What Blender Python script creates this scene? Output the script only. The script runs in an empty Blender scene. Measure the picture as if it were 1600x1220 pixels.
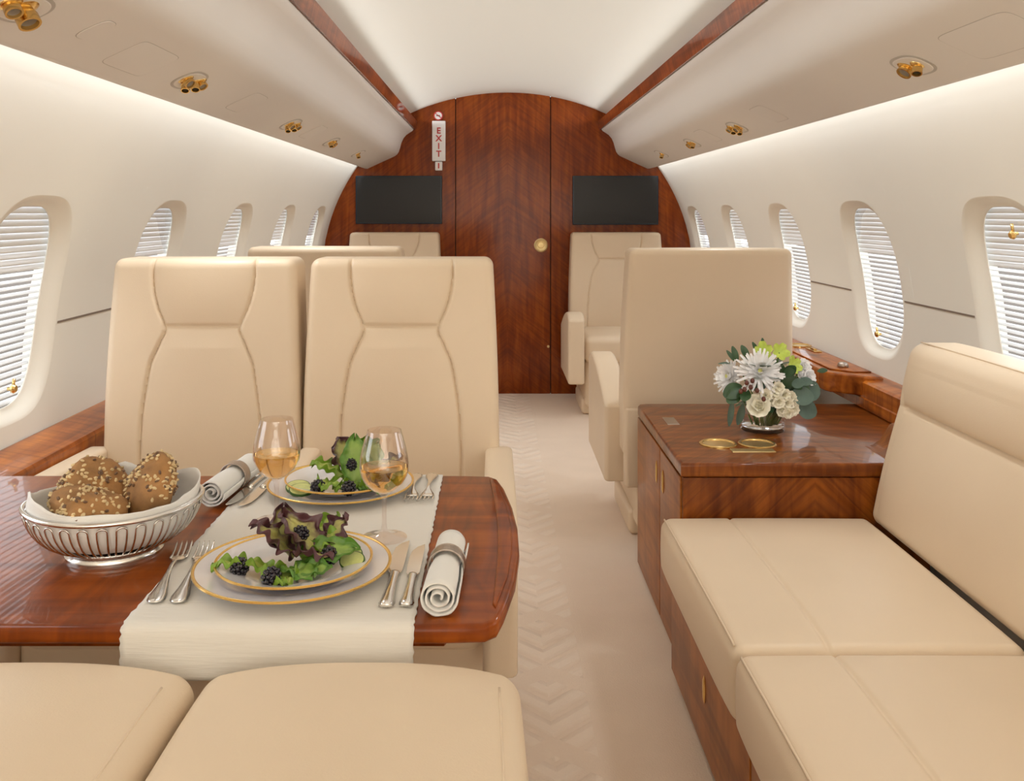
import bpy, bmesh, math, random
from mathutils import Vector, Matrix, noise
random.seed(7)
PI = math.pi
SC = bpy.context.scene
COL = SC.collection

# ------------------------------------------------------------------ camera
cam_d = bpy.data.cameras.new('camera')
cam = bpy.data.objects.new('camera', cam_d)
COL.objects.link(cam)
cam.location = (0, 0, 1.12)
cam.rotation_euler = (PI / 2, 0, 0)
cam_d.sensor_width = 36.0
cam_d.lens = 1450 / 1600 * 36.0
cam_d.shift_x = 28 / 1600
cam_d.shift_y = -278 / 1600
cam_d.clip_start = 0.02
SC.camera = cam

# ------------------------------------------------------------------ world, light, exposure
W = bpy.data.worlds.new('world')
SC.world = W
W.use_nodes = True
W.node_tree.nodes['Background'].inputs[0].default_value = (0.92, 0.96, 1.0, 1)
W.node_tree.nodes['Background'].inputs[1].default_value = 2.6
SC.view_settings.view_transform = 'Standard'
SC.view_settings.look = 'None'
SC.view_settings.gamma = 1
SC.view_settings.use_curve_mapping = False
SC.view_settings.exposure = 0.33
SC.cycles.max_bounces = 10
SC.cycles.diffuse_bounces = 6
SC.cycles.transparent_max_bounces = 24
SC.cycles.sample_clamp_indirect = 6.0

XC, Z0, R = 0.083, 0.729, 1.147        # fuselage section: centre line, circle centre height, radius
YB, YF = -2.4, 5.75                    # cabin ends
WALL_COVE, CEIL_COVE = 7.0, 10.2
READING_W = 6.0
LIGHT_RGB = (0.93, 0.965, 1.0)


def strip_light(name, x, z, d, power, width, spread):
    ld = bpy.data.lights.new(name, 'AREA')
    ld.shape = 'RECTANGLE'
    ld.size = YF - YB - 0.1
    ld.size_y = width
    ld.spread = math.radians(spread)
    ld.energy = power
    ld.color = LIGHT_RGB
    lo = bpy.data.objects.new(name, ld)
    COL.objects.link(lo)
    zax = -Vector(d).normalized()
    xax = Vector((0, 1, 0))
    yax = zax.cross(xax)
    m = Matrix((xax, yax, zax)).transposed().to_4x4()
    m.translation = (x, (YB + YF) / 2, z)
    lo.matrix_world = m
    return lo


for s in (-1, 1):
    strip_light('wall_cove_light', XC + s * 0.886, 1.428, (s * 0.42, 0, -0.9), WALL_COVE, 0.012, 92)
    strip_light('ceiling_cove_light', XC + s * 0.600, 1.696, (-s * 0.985, 0, 0.17), CEIL_COVE, 0.012, 86)

# added fill behind the camera, bounced off the rear wall onto camera-facing surfaces
ld = bpy.data.lights.new('aft_fill_light', 'AREA')
ld.shape = 'RECTANGLE'
ld.size, ld.size_y = 1.2, 0.8
ld.energy = 42.0
ld.color = LIGHT_RGB
lo = bpy.data.objects.new('aft_fill_light', ld)
COL.objects.link(lo)
lo.location = (XC, -1.1, 1.0)
lo.rotation_euler = (-PI / 2, 0, 0)

# ------------------------------------------------------------------ materials
MATS = {}


def new_mat(name):
    m = bpy.data.materials.new(name)
    m.use_nodes = True
    nt = m.node_tree
    b = nt.nodes['Principled BSDF']
    MATS[name] = m
    return m, nt, b


def N(nt, t, **kw):
    n = nt.nodes.new(t)
    for k, v in kw.items():
        setattr(n, k, v)
    return n


def simple(name, col, rough=0.5, metal=0.0, bump=0.0, bscale=200.0, var=0.0, vscale=5.0, coat=0.0, spec=0.5, sheen=0.0):
    m, nt, b = new_mat(name)
    b.inputs['Base Color'].default_value = (*col, 1)
    b.inputs['Roughness'].default_value = rough
    b.inputs['Metallic'].default_value = metal
    b.inputs['Coat Weight'].default_value = coat
    b.inputs['Coat Roughness'].default_value = 0.05
    b.inputs['Specular IOR Level'].default_value = spec
    b.inputs['Sheen Weight'].default_value = sheen
    tc = N(nt, 'ShaderNodeTexCoord')
    if var:
        nz = N(nt, 'ShaderNodeTexNoise')
        nz.inputs['Scale'].default_value = vscale
        nz.inputs['Detail'].default_value = 4
        nt.links.new(tc.outputs['Object'], nz.inputs['Vector'])
        r = N(nt, 'ShaderNodeValToRGB')
        r.color_ramp.elements[0].position = 0.3
        r.color_ramp.elements[1].position = 0.7
        r.color_ramp.elements[0].color = (*[c * (1 - var) for c in col], 1)
        r.color_ramp.elements[1].color = (*[min(1, c * (1 + var)) for c in col], 1)
        nt.links.new(nz.outputs['Fac'], r.inputs['Fac'])
        nt.links.new(r.outputs['Color'], b.inputs['Base Color'])
    if bump:
        nb = N(nt, 'ShaderNodeTexNoise')
        nb.inputs['Scale'].default_value = bscale
        nb.inputs['Detail'].default_value = 2
        nt.links.new(tc.outputs['Object'], nb.inputs['Vector'])
        bp = N(nt, 'ShaderNodeBump')
        bp.inputs['Strength'].default_value = bump
        bp.inputs['Distance'].default_value = 0.002
        nt.links.new(nb.outputs['Fac'], bp.inputs['Height'])
        nt.links.new(bp.outputs['Normal'], b.inputs['Normal'])
    return m


def wood(name, along='z', mirror=None, slant=0.0, gloss=0.13, dark=(0.15, 0.024, 0.002), mid=(0.24, 0.046, 0.004), light=(0.33, 0.076, 0.008), fig=1.0, mix=0.8, coat=0.5):
    """lacquered figured mahogany; grain runs along the named axis, mirrored about x = mirror where the veneer is book matched"""
    m, nt, b = new_mat(name)
    L = nt.links.new
    tc = N(nt, 'ShaderNodeTexCoord')
    sp = N(nt, 'ShaderNodeSeparateXYZ')
    L(tc.outputs['Object'], sp.inputs[0])
    xs = sp.outputs['X']
    if mirror is not None:
        su = N(nt, 'ShaderNodeMath', operation='SUBTRACT')
        L(xs, su.inputs[0])
        su.inputs[1].default_value = mirror
        ab = N(nt, 'ShaderNodeMath', operation='ABSOLUTE')
        L(su.outputs[0], ab.inputs[0])
        xs = ab.outputs[0]
    axes = {'x': xs, 'y': sp.outputs['Y'], 'z': sp.outputs['Z']}
    a = axes[along]
    others = [axes[k] for k in 'xyz' if k != along]
    if slant:
        ml = N(nt, 'ShaderNodeMath', operation='MULTIPLY')
        L(others[0], ml.inputs[0])
        ml.inputs[1].default_value = slant
        ad = N(nt, 'ShaderNodeMath', operation='ADD')
        L(a, ad.inputs[0])
        L(ml.outputs[0], ad.inputs[1])
        a2 = ad.outputs[0]
    else:
        a2 = a

    def field(va, vo0, vo1, sa, so, scale, detail, dist):
        cb = N(nt, 'ShaderNodeCombineXYZ')
        for src, sc_, i in ((va, sa, 0), (vo0, so, 1), (vo1, so, 2)):
            mm = N(nt, 'ShaderNodeMath', operation='MULTIPLY')
            L(src, mm.inputs[0])
            mm.inputs[1].default_value = sc_
            L(mm.outputs[0], cb.inputs[i])
        nz = N(nt, 'ShaderNodeTexNoise')
        nz.inputs['Scale'].default_value = scale
        nz.inputs['Detail'].default_value = detail
        nz.inputs['Distortion'].default_value = dist
        L(cb.outputs[0], nz.inputs['Vector'])
        return nz.outputs['Fac']
    f1 = field(a, others[0], others[1], 1.0, 9.0, 3.0, 7, 0.5)
    f2 = field(a2, others[0], others[1], 26.0 * fig, 3.2 * fig, 1.6, 3, 1.4)
    r1 = N(nt, 'ShaderNodeValToRGB')
    e = r1.color_ramp.elements
    e[0].position, e[1].position = 0.28, 0.75
    e[0].color, e[1].color = (*dark, 1), (*light, 1)
    em = e.new(0.5)
    em.color = (*mid, 1)
    L(f1, r1.inputs['Fac'])
    r2 = N(nt, 'ShaderNodeValToRGB')
    e = r2.color_ramp.elements
    e[0].position, e[1].position = 0.36, 0.62
    e[0].color, e[1].color = (0.62, 0.55, 0.52, 1), (1.1, 1.1, 1.1, 1)
    L(f2, r2.inputs['Fac'])
    mx = N(nt, 'ShaderNodeMix', data_type='RGBA', blend_type='MULTIPLY')
    mx.inputs['Factor'].default_value = mix
    L(r1.outputs['Color'], mx.inputs['A'])
    L(r2.outputs['Color'], mx.inputs['B'])
    L(mx.outputs['Result'], b.inputs['Base Color'])
    b.inputs['Roughness'].default_value = 0.35
    b.inputs['Specular IOR Level'].default_value = 0.08
    b.inputs['Coat Weight'].default_value = coat
    b.inputs['Coat Roughness'].default_value = gloss * 0.35
    b.inputs['Coat IOR'].default_value = 1.5
    return m


def thin_glass(name, tint=(0.97, 0.98, 0.98), refl=0.6, rough=0.0, base=0.04):
    m, nt, b = new_mat(name)
    nt.nodes.remove(b)
    L = nt.links.new
    tr = N(nt, 'ShaderNodeBsdfTransparent')
    tr.inputs[0].default_value = (*tint, 1)
    gl = N(nt, 'ShaderNodeBsdfGlossy')
    gl.inputs['Roughness'].default_value = rough
    gl.inputs[0].default_value = (1, 1, 1, 1)
    fr = N(nt, 'ShaderNodeLayerWeight')
    fr.inputs['Blend'].default_value = 0.5
    pw = N(nt, 'ShaderNodeMath', operation='POWER')
    pw.inputs[1].default_value = 4.0
    L(fr.outputs['Facing'], pw.inputs[0])
    ml = N(nt, 'ShaderNodeMath', operation='MULTIPLY_ADD')
    ml.inputs[1].default_value = 0.75 * refl
    ml.inputs[2].default_value = base
    L(pw.outputs[0], ml.inputs[0])
    mx = N(nt, 'ShaderNodeMixShader')
    L(ml.outputs[0], mx.inputs[0])
    L(tr.outputs[0], mx.inputs[1])
    L(gl.outputs[0], mx.inputs[2])
    L(mx.outputs[0], nt.nodes['Material Output'].inputs['Surface'])
    return m


simple('leather', (0.75, 0.608, 0.447), 0.42, bump=0.10, bscale=420, var=0.03, vscale=3, spec=0.35)
simple('leather_edge', (0.40, 0.29, 0.18), 0.5)
simple('wall', (0.79, 0.765, 0.69), 0.55, var=0.015, vscale=2)
simple('bin', (0.72, 0.68, 0.63), 0.5, var=0.012, vscale=2)
simple('liner', (0.82, 0.79, 0.71), 0.45)
simple('ceiling', (0.75, 0.73, 0.655), 0.6)
simple('seam', (0.20, 0.15, 0.115), 0.6)
m, nt, b = new_mat('slat')
b.inputs['Base Color'].default_value = (0.88, 0.875, 0.88, 1)
b.inputs['Roughness'].default_value = 0.4
tl = N(nt, 'ShaderNodeBsdfTranslucent')
tl.inputs[0].default_value = (0.9, 0.89, 0.88, 1)
ms = N(nt, 'ShaderNodeMixShader')
ms.inputs[0].default_value = 0.05
nt.links.new(b.outputs[0], ms.inputs[1])
nt.links.new(tl.outputs[0], ms.inputs[2])
nt.links.new(ms.outputs[0], nt.nodes['Material Output'].inputs['Surface'])
simple('tarmac', (0.075, 0.058, 0.043), 0.9, var=0.15, vscale=0.5)
simple('plastic_grey', (0.42, 0.38, 0.33), 0.4)
simple('gold', (0.78, 0.53, 0.20), 0.22, 1.0)
simple('gold_satin', (0.72, 0.56, 0.28), 0.35, 1.0)
simple('black', (0.012, 0.012, 0.012), 0.4)
simple('silver', (0.80, 0.78, 0.75), 0.14, 1.0)
simple('silver_wire', (0.74, 0.72, 0.69), 0.2, 1.0)
simple('pewter', (0.45, 0.38, 0.33), 0.3, 1.0, bump=0.4, bscale=300)
simple('porcelain', (0.78, 0.76, 0.79), 0.12, coat=0.6)
simple('gilt', (0.80, 0.52, 0.16), 0.25, 0.85)
simple('napkin', (0.80, 0.79, 0.76), 0.85, bump=0.25, bscale=900, sheen=0.2)
simple('screen', (0.026, 0.026, 0.027), 0.38, spec=0.35)
simple('screen_frame', (0.006, 0.020, 0.036), 0.3)
simple('sign_white', (0.82, 0.80, 0.80), 0.4)
simple('sign_red', (0.50, 0.03, 0.03), 0.5)
simple('dark_groove', (0.03, 0.010, 0.004), 0.6)
simple('berry', (0.010, 0.006, 0.013), 0.22, coat=0.4)
simple('cucumber_flesh', (0.62, 0.66, 0.26), 0.35, var=0.1, vscale=120)
simple('cucumber_peel', (0.035, 0.10, 0.012), 0.3)
simple('petal_white', (0.93, 0.92, 0.92), 0.6)
simple('petal_cream', (0.90, 0.86, 0.72), 0.6, var=0.06, vscale=60)
simple('petal_green', (0.56, 0.68, 0.12), 0.5, var=0.15, vscale=40)
simple('flower_eye', (0.66, 0.66, 0.22), 0.6)
simple('leaf_dark', (0.035, 0.085, 0.028), 0.4, var=0.2, vscale=50)
simple('leaf_euca', (0.10, 0.16, 0.125), 0.55, var=0.15, vscale=40)
simple('stem', (0.10, 0.20, 0.04), 0.5)
simple('hyper_berry', (0.13, 0.035, 0.022), 0.35)
simple('crust', (0.33, 0.165, 0.055), 0.75, bump=0.8, bscale=90, var=0.35, vscale=30)
simple('seed', (0.66, 0.50, 0.27), 0.6, var=0.2, vscale=60)
simple('seed_dark', (0.16, 0.09, 0.05), 0.6)
wood('wood_bulkhead', 'z', mirror=XC, slant=0.8, gloss=0.35, fig=0.8, mix=0.6, coat=0.35)
wood('wood_table', 'x', gloss=0.08, coat=0.32, fig=0.7, dark=(0.14, 0.025, 0.002), mid=(0.25, 0.052, 0.004), light=(0.36, 0.088, 0.008))
wood('wood_cabinet', 'x', mirror=0.80, slant=0.9, gloss=0.15, fig=0.9, dark=(0.13, 0.028, 0.003), mid=(0.22, 0.058, 0.007), light=(0.36, 0.110, 0.014))
wood('wood_door', 'z', gloss=0.4, fig=0.45, coat=0.25, dark=(0.25, 0.075, 0.012), mid=(0.33, 0.105, 0.017), light=(0.40, 0.135, 0.023))
wood('wood_end', 'z', mirror=0.78, slant=0.9, gloss=0.2, fig=0.75, coat=0.35, mix=0.9, dark=(0.11, 0.022, 0.002), mid=(0.20, 0.050, 0.005), light=(0.30, 0.085, 0.010))
wood('wood_ledge', 'y', gloss=0.12, fig=0.8, dark=(0.15, 0.035, 0.006), mid=(0.38, 0.10, 0.012), light=(0.62, 0.20, 0.022))
wood('wood_strip', 'y', gloss=0.12, fig=0.6, dark=(0.09, 0.018, 0.004), mid=(0.22, 0.048, 0.010), light=(0.33, 0.08, 0.015))
thin_glass('pane', refl=0.8)
thin_glass('wine_glass', tint=(0.97, 0.94, 0.925), refl=1.1, base=0.07)
thin_glass('vase_glass', tint=(0.975, 0.975, 0.98), refl=1.1)
m, nt, b = new_mat('wine')
b.inputs['Base Color'].default_value = (0.98, 0.72, 0.28, 1)
b.inputs['Transmission Weight'].default_value = 1.0
b.inputs['IOR'].default_value = 1.12
b.inputs['Roughness'].default_value = 0.0
m, nt, b = new_mat('water')
b.inputs['Base Color'].default_value = (0.93, 0.94, 0.96, 1)
b.inputs['Transmission Weight'].default_value = 1.0
b.inputs['IOR'].default_value = 1.12
b.inputs['Roughness'].default_value = 0.0

# linen runner: fine ribs across
m, nt, b = new_mat('linen')
b.inputs['Base Color'].default_value = (0.74, 0.71, 0.655, 1)
b.inputs['Roughness'].default_value = 0.9
tc = N(nt, 'ShaderNodeTexCoord')
mp = N(nt, 'ShaderNodeMapping')
mp.inputs['Scale'].default_value = (18, 420, 300)
nz = N(nt, 'ShaderNodeTexNoise')
nz.inputs['Scale'].default_value = 1.0
nz.inputs['Detail'].default_value = 3
bp = N(nt, 'ShaderNodeBump')
bp.inputs['Strength'].default_value = 0.35
bp.inputs['Distance'].default_value = 0.002
nt.links.new(tc.outputs['Object'], mp.inputs[0])
nt.links.new(mp.outputs[0], nz.inputs['Vector'])
nt.links.new(nz.outputs['Fac'], bp.inputs['Height'])
nt.links.new(bp.outputs['Normal'], b.inputs['Normal'])


def leafy(name, inner, outer, edge=0.55):
    m, nt, b = new_mat(name)
    at = N(nt, 'ShaderNodeAttribute', attribute_name='rim')
    tc = N(nt, 'ShaderNodeTexCoord')
    nz = N(nt, 'ShaderNodeTexNoise')
    nz.inputs['Scale'].default_value = 90
    nt.links.new(tc.outputs['Object'], nz.inputs['Vector'])
    ad = N(nt, 'ShaderNodeMath', operation='MULTIPLY_ADD')
    nt.links.new(nz.outputs['Fac'], ad.inputs[0])
    ad.inputs[1].default_value = 0.8
    nt.links.new(at.outputs['Fac'], ad.inputs[2])
    r = N(nt, 'ShaderNodeValToRGB')
    r.color_ramp.elements[0].position = edge
    r.color_ramp.elements[1].position = min(1.0, edge + 0.45)
    r.color_ramp.elements[0].color = (*inner, 1)
    r.color_ramp.elements[1].color = (*outer, 1)
    nt.links.new(ad.outputs[0], r.inputs['Fac'])
    nt.links.new(r.outputs['Color'], b.inputs['Base Color'])
    b.inputs['Roughness'].default_value = 0.35
    return m


leafy('lettuce_green', (0.42, 0.52, 0.10), (0.20, 0.34, 0.03), 0.55)
leafy('lettuce_dark', (0.26, 0.40, 0.08), (0.10, 0.23, 0.03), 0.5)
leafy('lettuce_red', (0.44, 0.42, 0.13), (0.085, 0.028, 0.035), 0.45)

# carpet with a carved zigzag band along the aisle
m, nt, b = new_mat('carpet')
L = nt.links.new
b.inputs['Roughness'].default_value = 0.95
b.inputs['Sheen Weight'].default_value = 0.25
b.inputs['Specular IOR Level'].default_value = 0.1
tc = N(nt, 'ShaderNodeTexCoord')
sp = N(nt, 'ShaderNodeSeparateXYZ')
L(tc.outputs['Object'], sp.inputs[0])


def M2(op, a, bb, c=None):
    n = N(nt, 'ShaderNodeMath', operation=op)
    for i, v in enumerate((a, bb, c)):
        if v is None:
            continue
        if isinstance(v, (int, float)):
            n.inputs[i].default_value = v
        else:
            L(v, n.inputs[i])
    return n.outputs[0]


# zigzag ribs: |tri(x)| offsets rows along y
tri = M2('PINGPONG', M2('ADD', sp.outputs['X'], 10.0), 0.135)
rib = M2('PINGPONG', M2('ADD', M2('MULTIPLY', tri, 0.95), M2('ADD', sp.outputs['Y'], 10.0)), 0.042)
rb = N(nt, 'ShaderNodeMapRange')
rb.inputs['From Min'].default_value = 0.008
rb.inputs['From Max'].default_value = 0.027
L(rib, rb.inputs['Value'])
blk = M2('GREATER_THAN', M2('PINGPONG', M2('ADD', M2('ADD', sp.outputs['Y'], 10.0), M2('MULTIPLY', tri, -0.8)), 0.16), 0.035)
band = M2('MULTIPLY', M2('LESS_THAN', sp.outputs['X'], 0.215), M2('GREATER_THAN', sp.outputs['X'], -0.06))
seamx = M2('LESS_THAN', M2('ABSOLUTE', M2('SUBTRACT', sp.outputs['X'], 0.228), 0), 0.004)
h = M2('SUBTRACT', M2('MULTIPLY', M2('MULTIPLY', rb.outputs[0], band), blk), M2('MULTIPLY', seamx, 0.7))
nz = N(nt, 'ShaderNodeTexNoise')
nz.inputs['Scale'].default_value = 260
nz.inputs['Detail'].default_value = 3
L(tc.outputs['Object'], nz.inputs['Vector'])
h2 = M2('ADD', h, M2('MULTIPLY', nz.outputs['Fac'], 0.25))
bp = N(nt, 'ShaderNodeBump')
bp.inputs['Strength'].default_value = 0.7
bp.inputs['Distance'].default_value = 0.006
L(h2, bp.inputs['Height'])
L(bp.outputs['Normal'], b.inputs['Normal'])
nz2 = N(nt, 'ShaderNodeTexNoise')
nz2.inputs['Scale'].default_value = 5
nz2.inputs['Detail'].default_value = 6
L(tc.outputs['Object'], nz2.inputs['Vector'])
r = N(nt, 'ShaderNodeValToRGB')
r.color_ramp.elements[0].position = 0.3
r.color_ramp.elements[1].position = 0.7
r.color_ramp.elements[0].color = (0.80, 0.655, 0.525, 1)
r.color_ramp.elements[1].color = (0.85, 0.70, 0.565, 1)
L(nz2.outputs['Fac'], r.inputs['Fac'])
mx = N(nt, 'ShaderNodeMix', data_type='RGBA', blend_type='MIX')
L(M2('MULTIPLY', h, 0.45), mx.inputs['Factor'])
L(r.outputs['Color'], mx.inputs['A'])
mx.inputs['B'].default_value = (0.90, 0.78, 0.66, 1)
L(mx.outputs['Result'], b.inputs['Base Color'])


# ------------------------------------------------------------------ helpers
def link(o, parent=None):
    COL.objects.link(o)
    if parent is not None:
        o.parent = parent
    return o


def mesh_obj(name, verts, faces, mat, parent=None, smooth=True, attr=None):
    me = bpy.data.meshes.new(name)
    me.from_pydata([tuple(v) for v in verts], [], faces)
    me.validate()
    if attr is not None:
        a = me.attributes.new('rim', 'FLOAT', 'POINT')
        for i, v in enumerate(attr):
            a.data[i].value = v
    bm = bmesh.new()
    bm.from_mesh(me)
    bmesh.ops.recalc_face_normals(bm, faces=bm.faces)
    bm.to_mesh(me)
    bm.free()
    if smooth:
        for p in me.polygons:
            p.use_smooth = True
    me.materials.append(MATS[mat])
    return link(bpy.data.objects.new(name, me), parent)


def sharp(o, deg=35):
    me = o.data
    bm = bmesh.new()
    bm.from_mesh(me)
    for e in bm.edges:
        if len(e.link_faces) == 2:
            e.smooth = e.calc_face_angle(0) < math.radians(deg)
    bm.to_mesh(me)
    bm.free()
    return o


def tag(o, label, cat, group=None):
    o['label'] = label
    o['category'] = cat
    if group:
        o['group'] = group
    return o


def empty(name, loc=(0, 0, 0), rz=0.0, label=None, cat=None, group=None):
    o = bpy.data.objects.new(name, None)
    o.empty_display_size = 0.05
    o.location = loc
    o.rotation_euler = (0, 0, rz)
    COL.objects.link(o)
    if label:
        tag(o, label, cat, group)
    return o


def struct(o):
    o['kind'] = 'structure'
    return o


def copy_tree(o, parent=None):
    c = o.copy()
    COL.objects.link(c)
    c.parent = parent
    for ch in o.children:
        copy_tree(ch, c)
    return c


def axis(h, r, n, m=3):
    inner = [-(h - r) + 2 * (h - r) * i / n for i in range(n + 1)]
    band = [h - r + r * math.tan(PI / 4 * k / m) for k in range(1, m + 1)]
    return [-x for x in reversed(band)] + inner + band


def rgrid(size, r, n=(4, 4, 4), m=3):
    """rounded box with a surface lattice, centred on the origin -> verts, faces"""
    hs = [s / 2 for s in size]
    r = min(r, min(hs) * 0.98)
    ax = [axis(hs[i], r, n[i], m) for i in range(3)]
    cnt = [len(a) for a in ax]
    idx, verts, faces = {}, [], []

    def vid(i, j, k):
        key = (i, j, k)
        if key not in idx:
            p = Vector((ax[0][i], ax[1][j], ax[2][k]))
            q = Vector([max(-(hs[a] - r), min(hs[a] - r, p[a])) for a in range(3)])
            d = p - q
            if d.length > 1e-9:
                p = q + d.normalized() * r
            idx[key] = len(verts)
            verts.append(p)
        return idx[key]
    for a in range(3):
        b_, c_ = [(1, 2), (2, 0), (0, 1)][a]
        for end in (0, cnt[a] - 1):
            for i in range(cnt[b_] - 1):
                for j in range(cnt[c_] - 1):
                    def key(ii, jj):
                        t = [0, 0, 0]
                        t[a], t[b_], t[c_] = end, ii, jj
                        return vid(*t)
                    f = [key(i, j), key(i + 1, j), key(i + 1, j + 1), key(i, j + 1)]
                    faces.append(f if end else f[::-1])
    return verts, faces


def rbox(name, lo, hi, r, mat, parent=None, n=(1, 1, 1), m=3, deform=None):
    """rounded box between two corners, optional deformation of the points"""
    lo, hi = Vector(lo), Vector(hi)
    c, s = (lo + hi) / 2, hi - lo
    v, f = rgrid(s, r, n, m)
    v = [p + c for p in v]
    if deform:
        v = [Vector(deform(p)) for p in v]
    return mesh_obj(name, v, f, mat, parent)


def prism(name, pts, y0, y1, mat, parent=None, smooth=False, sharp_deg=35):
    """polygon in xz extruded along y"""
    n = len(pts)
    v = [(p[0], y0, p[1]) for p in pts] + [(p[0], y1, p[1]) for p in pts]
    f = [[i, (i + 1) % n, n + (i + 1) % n, n + i] for i in range(n)]
    f += [list(range(n))[::-1], list(range(n, 2 * n))]
    o = mesh_obj(name, v, f, mat, parent, smooth)
    return sharp(o, sharp_deg) if smooth else o


def slab(name, pts, z0, z1, mat, parent=None, bevel=0.0, seg=3, smooth=True):
    """polygon in xy extruded along z with rounded top and bottom edges"""
    bm = bmesh.new()
    vs = [bm.verts.new((p[0], p[1], z0)) for p in pts]
    f = bm.faces.new(vs)
    r = bmesh.ops.extrude_face_region(bm, geom=[f])
    top = [g for g in r['geom'] if isinstance(g, bmesh.types.BMVert)]
    for t in top:
        t.co.z = z1
    bmesh.ops.recalc_face_normals(bm, faces=bm.faces)
    if bevel:
        ed = [e for e in bm.edges if abs(e.verts[0].co.z - e.verts[1].co.z) < 1e-6]
        bmesh.ops.bevel(bm, geom=ed, offset=bevel, segments=seg, profile=0.6, affect='EDGES')
    me = bpy.data.meshes.new(name)
    bm.to_mesh(me)
    bm.free()
    if smooth:
        for p in me.polygons:
            p.use_smooth = True
    me.materials.append(MATS[mat])
    o = link(bpy.data.objects.new(name, me), parent)
    return sharp(o, 40) if smooth else o


def lathe(name, prof, mat, parent=None, seg=40, c=(0, 0, 0), M=None, sx=1.0, sy=1.0, closed=False):
    """profile of (radius, z) turned about z"""
    v, f = [], []
    k = len(prof)
    for i in range(seg):
        a = 2 * PI * i / seg
        for (r, z) in prof:
            v.append(Vector((r * math.cos(a) * sx, r * math.sin(a) * sy, z)))
    for i in range(seg):
        j = (i + 1) % seg
        for q in range(k - 1 if not closed else k):
            q2 = (q + 1) % k
            f.append([i * k + q, j * k + q, j * k + q2, i * k + q2])
    if not closed:
        if prof[0][0] > 1e-6:
            f.append([i * k for i in range(seg)][::-1])
        if prof[-1][0] > 1e-6:
            f.append([i * k + k - 1 for i in range(seg)])
    if M is not None:
        v = [M @ p for p in v]
    v = [p + Vector(c) for p in v]
    o = mesh_obj(name, v, f, mat, parent)
    bm = bmesh.new()
    bm.from_mesh(o.data)
    bmesh.ops.remove_doubles(bm, verts=bm.verts, dist=1e-6)
    bm.to_mesh(o.data)
    bm.free()
    for p in o.data.polygons:
        p.use_smooth = True
    return sharp(o, 50)


def tube(name, pts, r, mat, parent=None, seg=8, closed=False):
    pts = [Vector(p) for p in pts]
    n = len(pts)
    v, f = [], []
    up = Vector((0.3, 0.2, 1)).normalized()
    for i, p in enumerate(pts):
        a = pts[(i - 1) % n] if (closed or i) else p
        b_ = pts[(i + 1) % n] if (closed or i < n - 1) else p
        t = (b_ - a).normalized()
        s = t.cross(up)
        if s.length < 1e-4:
            s = t.cross(Vector((1, 0, 0)))
        s.normalize()
        w = s.cross(t)
        rr = r[i] if isinstance(r, (list, tuple)) else r
        for k in range(seg):
            an = 2 * PI * k / seg
            v.append(p + (s * math.cos(an) + w * math.sin(an)) * rr)
    for i in range(n if closed else n - 1):
        j = (i + 1) % n
        for k in range(seg):
            k2 = (k + 1) % seg
            f.append([i * seg + k, j * seg + k, j * seg + k2, i * seg + k2])
    if not closed:
        f.append(list(range(seg))[::-1])
        f.append([(n - 1) * seg + k for k in range(seg)])
    return mesh_obj(name, v, f, mat, parent)


def ipol(table, x):
    if x <= table[0][0]:
        return table[0][1]
    for (x0, y0), (x1, y1) in zip(table, table[1:]):
        if x <= x1:
            t = (x - x0) / (x1 - x0)
            return y0 + (y1 - y0) * t
    return table[-1][1]


def smooth_table(tab, n=60):
    """Catmull-Rom resampling of a table of (x, y)"""
    out = []
    for i in range(len(tab) - 1):
        p0 = tab[max(0, i - 1)][1]
        p1, p2 = tab[i][1], tab[i + 1][1]
        p3 = tab[min(len(tab) - 1, i + 2)][1]
        for k in range(8):
            t = k / 8
            y = 0.5 * (2 * p1 + (p2 - p0) * t + (2 * p0 - 5 * p1 + 4 * p2 - p3) * t * t + (3 * p1 - p0 - 3 * p2 + p3) * t ** 3)
            out.append((tab[i][0] + (tab[i + 1][0] - tab[i][0]) * t, y))
    out.append(tab[-1])
    return out


# ------------------------------------------------------------------ the shell of the cabin
def sec(side, th, dr=0.0):
    return Vector((XC + side * (R + dr) * math.cos(th), 0, Z0 + (R + dr) * math.sin(th)))


TH_TOP = math.asin((1.60 - Z0) / R)
TH_BOT = math.asin((0.0 - Z0) / R)
WIN_Z0, WIN_Z1 = 0.655, 1.158             # recess bottom and top
TH_W0, TH_W1 = math.asin((WIN_Z0 - Z0) / R), math.asin((WIN_Z1 - Z0) / R)
TH_C, TH_H = (TH_W0 + TH_W1) / 2, (TH_W1 - TH_W0) / 2
AW = 0.200                                # recess half width along the cabin
CELL_Y, CELL_T = 0.27, TH_H * 1.15
WIN = {-1: [2.04 + 0.82 * k for k in range(-1, 5)], 1: [2.155 + 0.815 * k for k in range(-1, 5)]}


def outline(t, a, b_, p=3.0):
    c, s = math.cos(t), math.sin(t)
    return a * math.copysign(abs(c) ** (2 / p), c), b_ * math.copysign(abs(s) ** (2 / p), s)


def rect_hit(y, t):
    k = max(abs(y) / CELL_Y, abs(t) / CELL_T)
    return y / k, t / k


NW = 96


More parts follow.
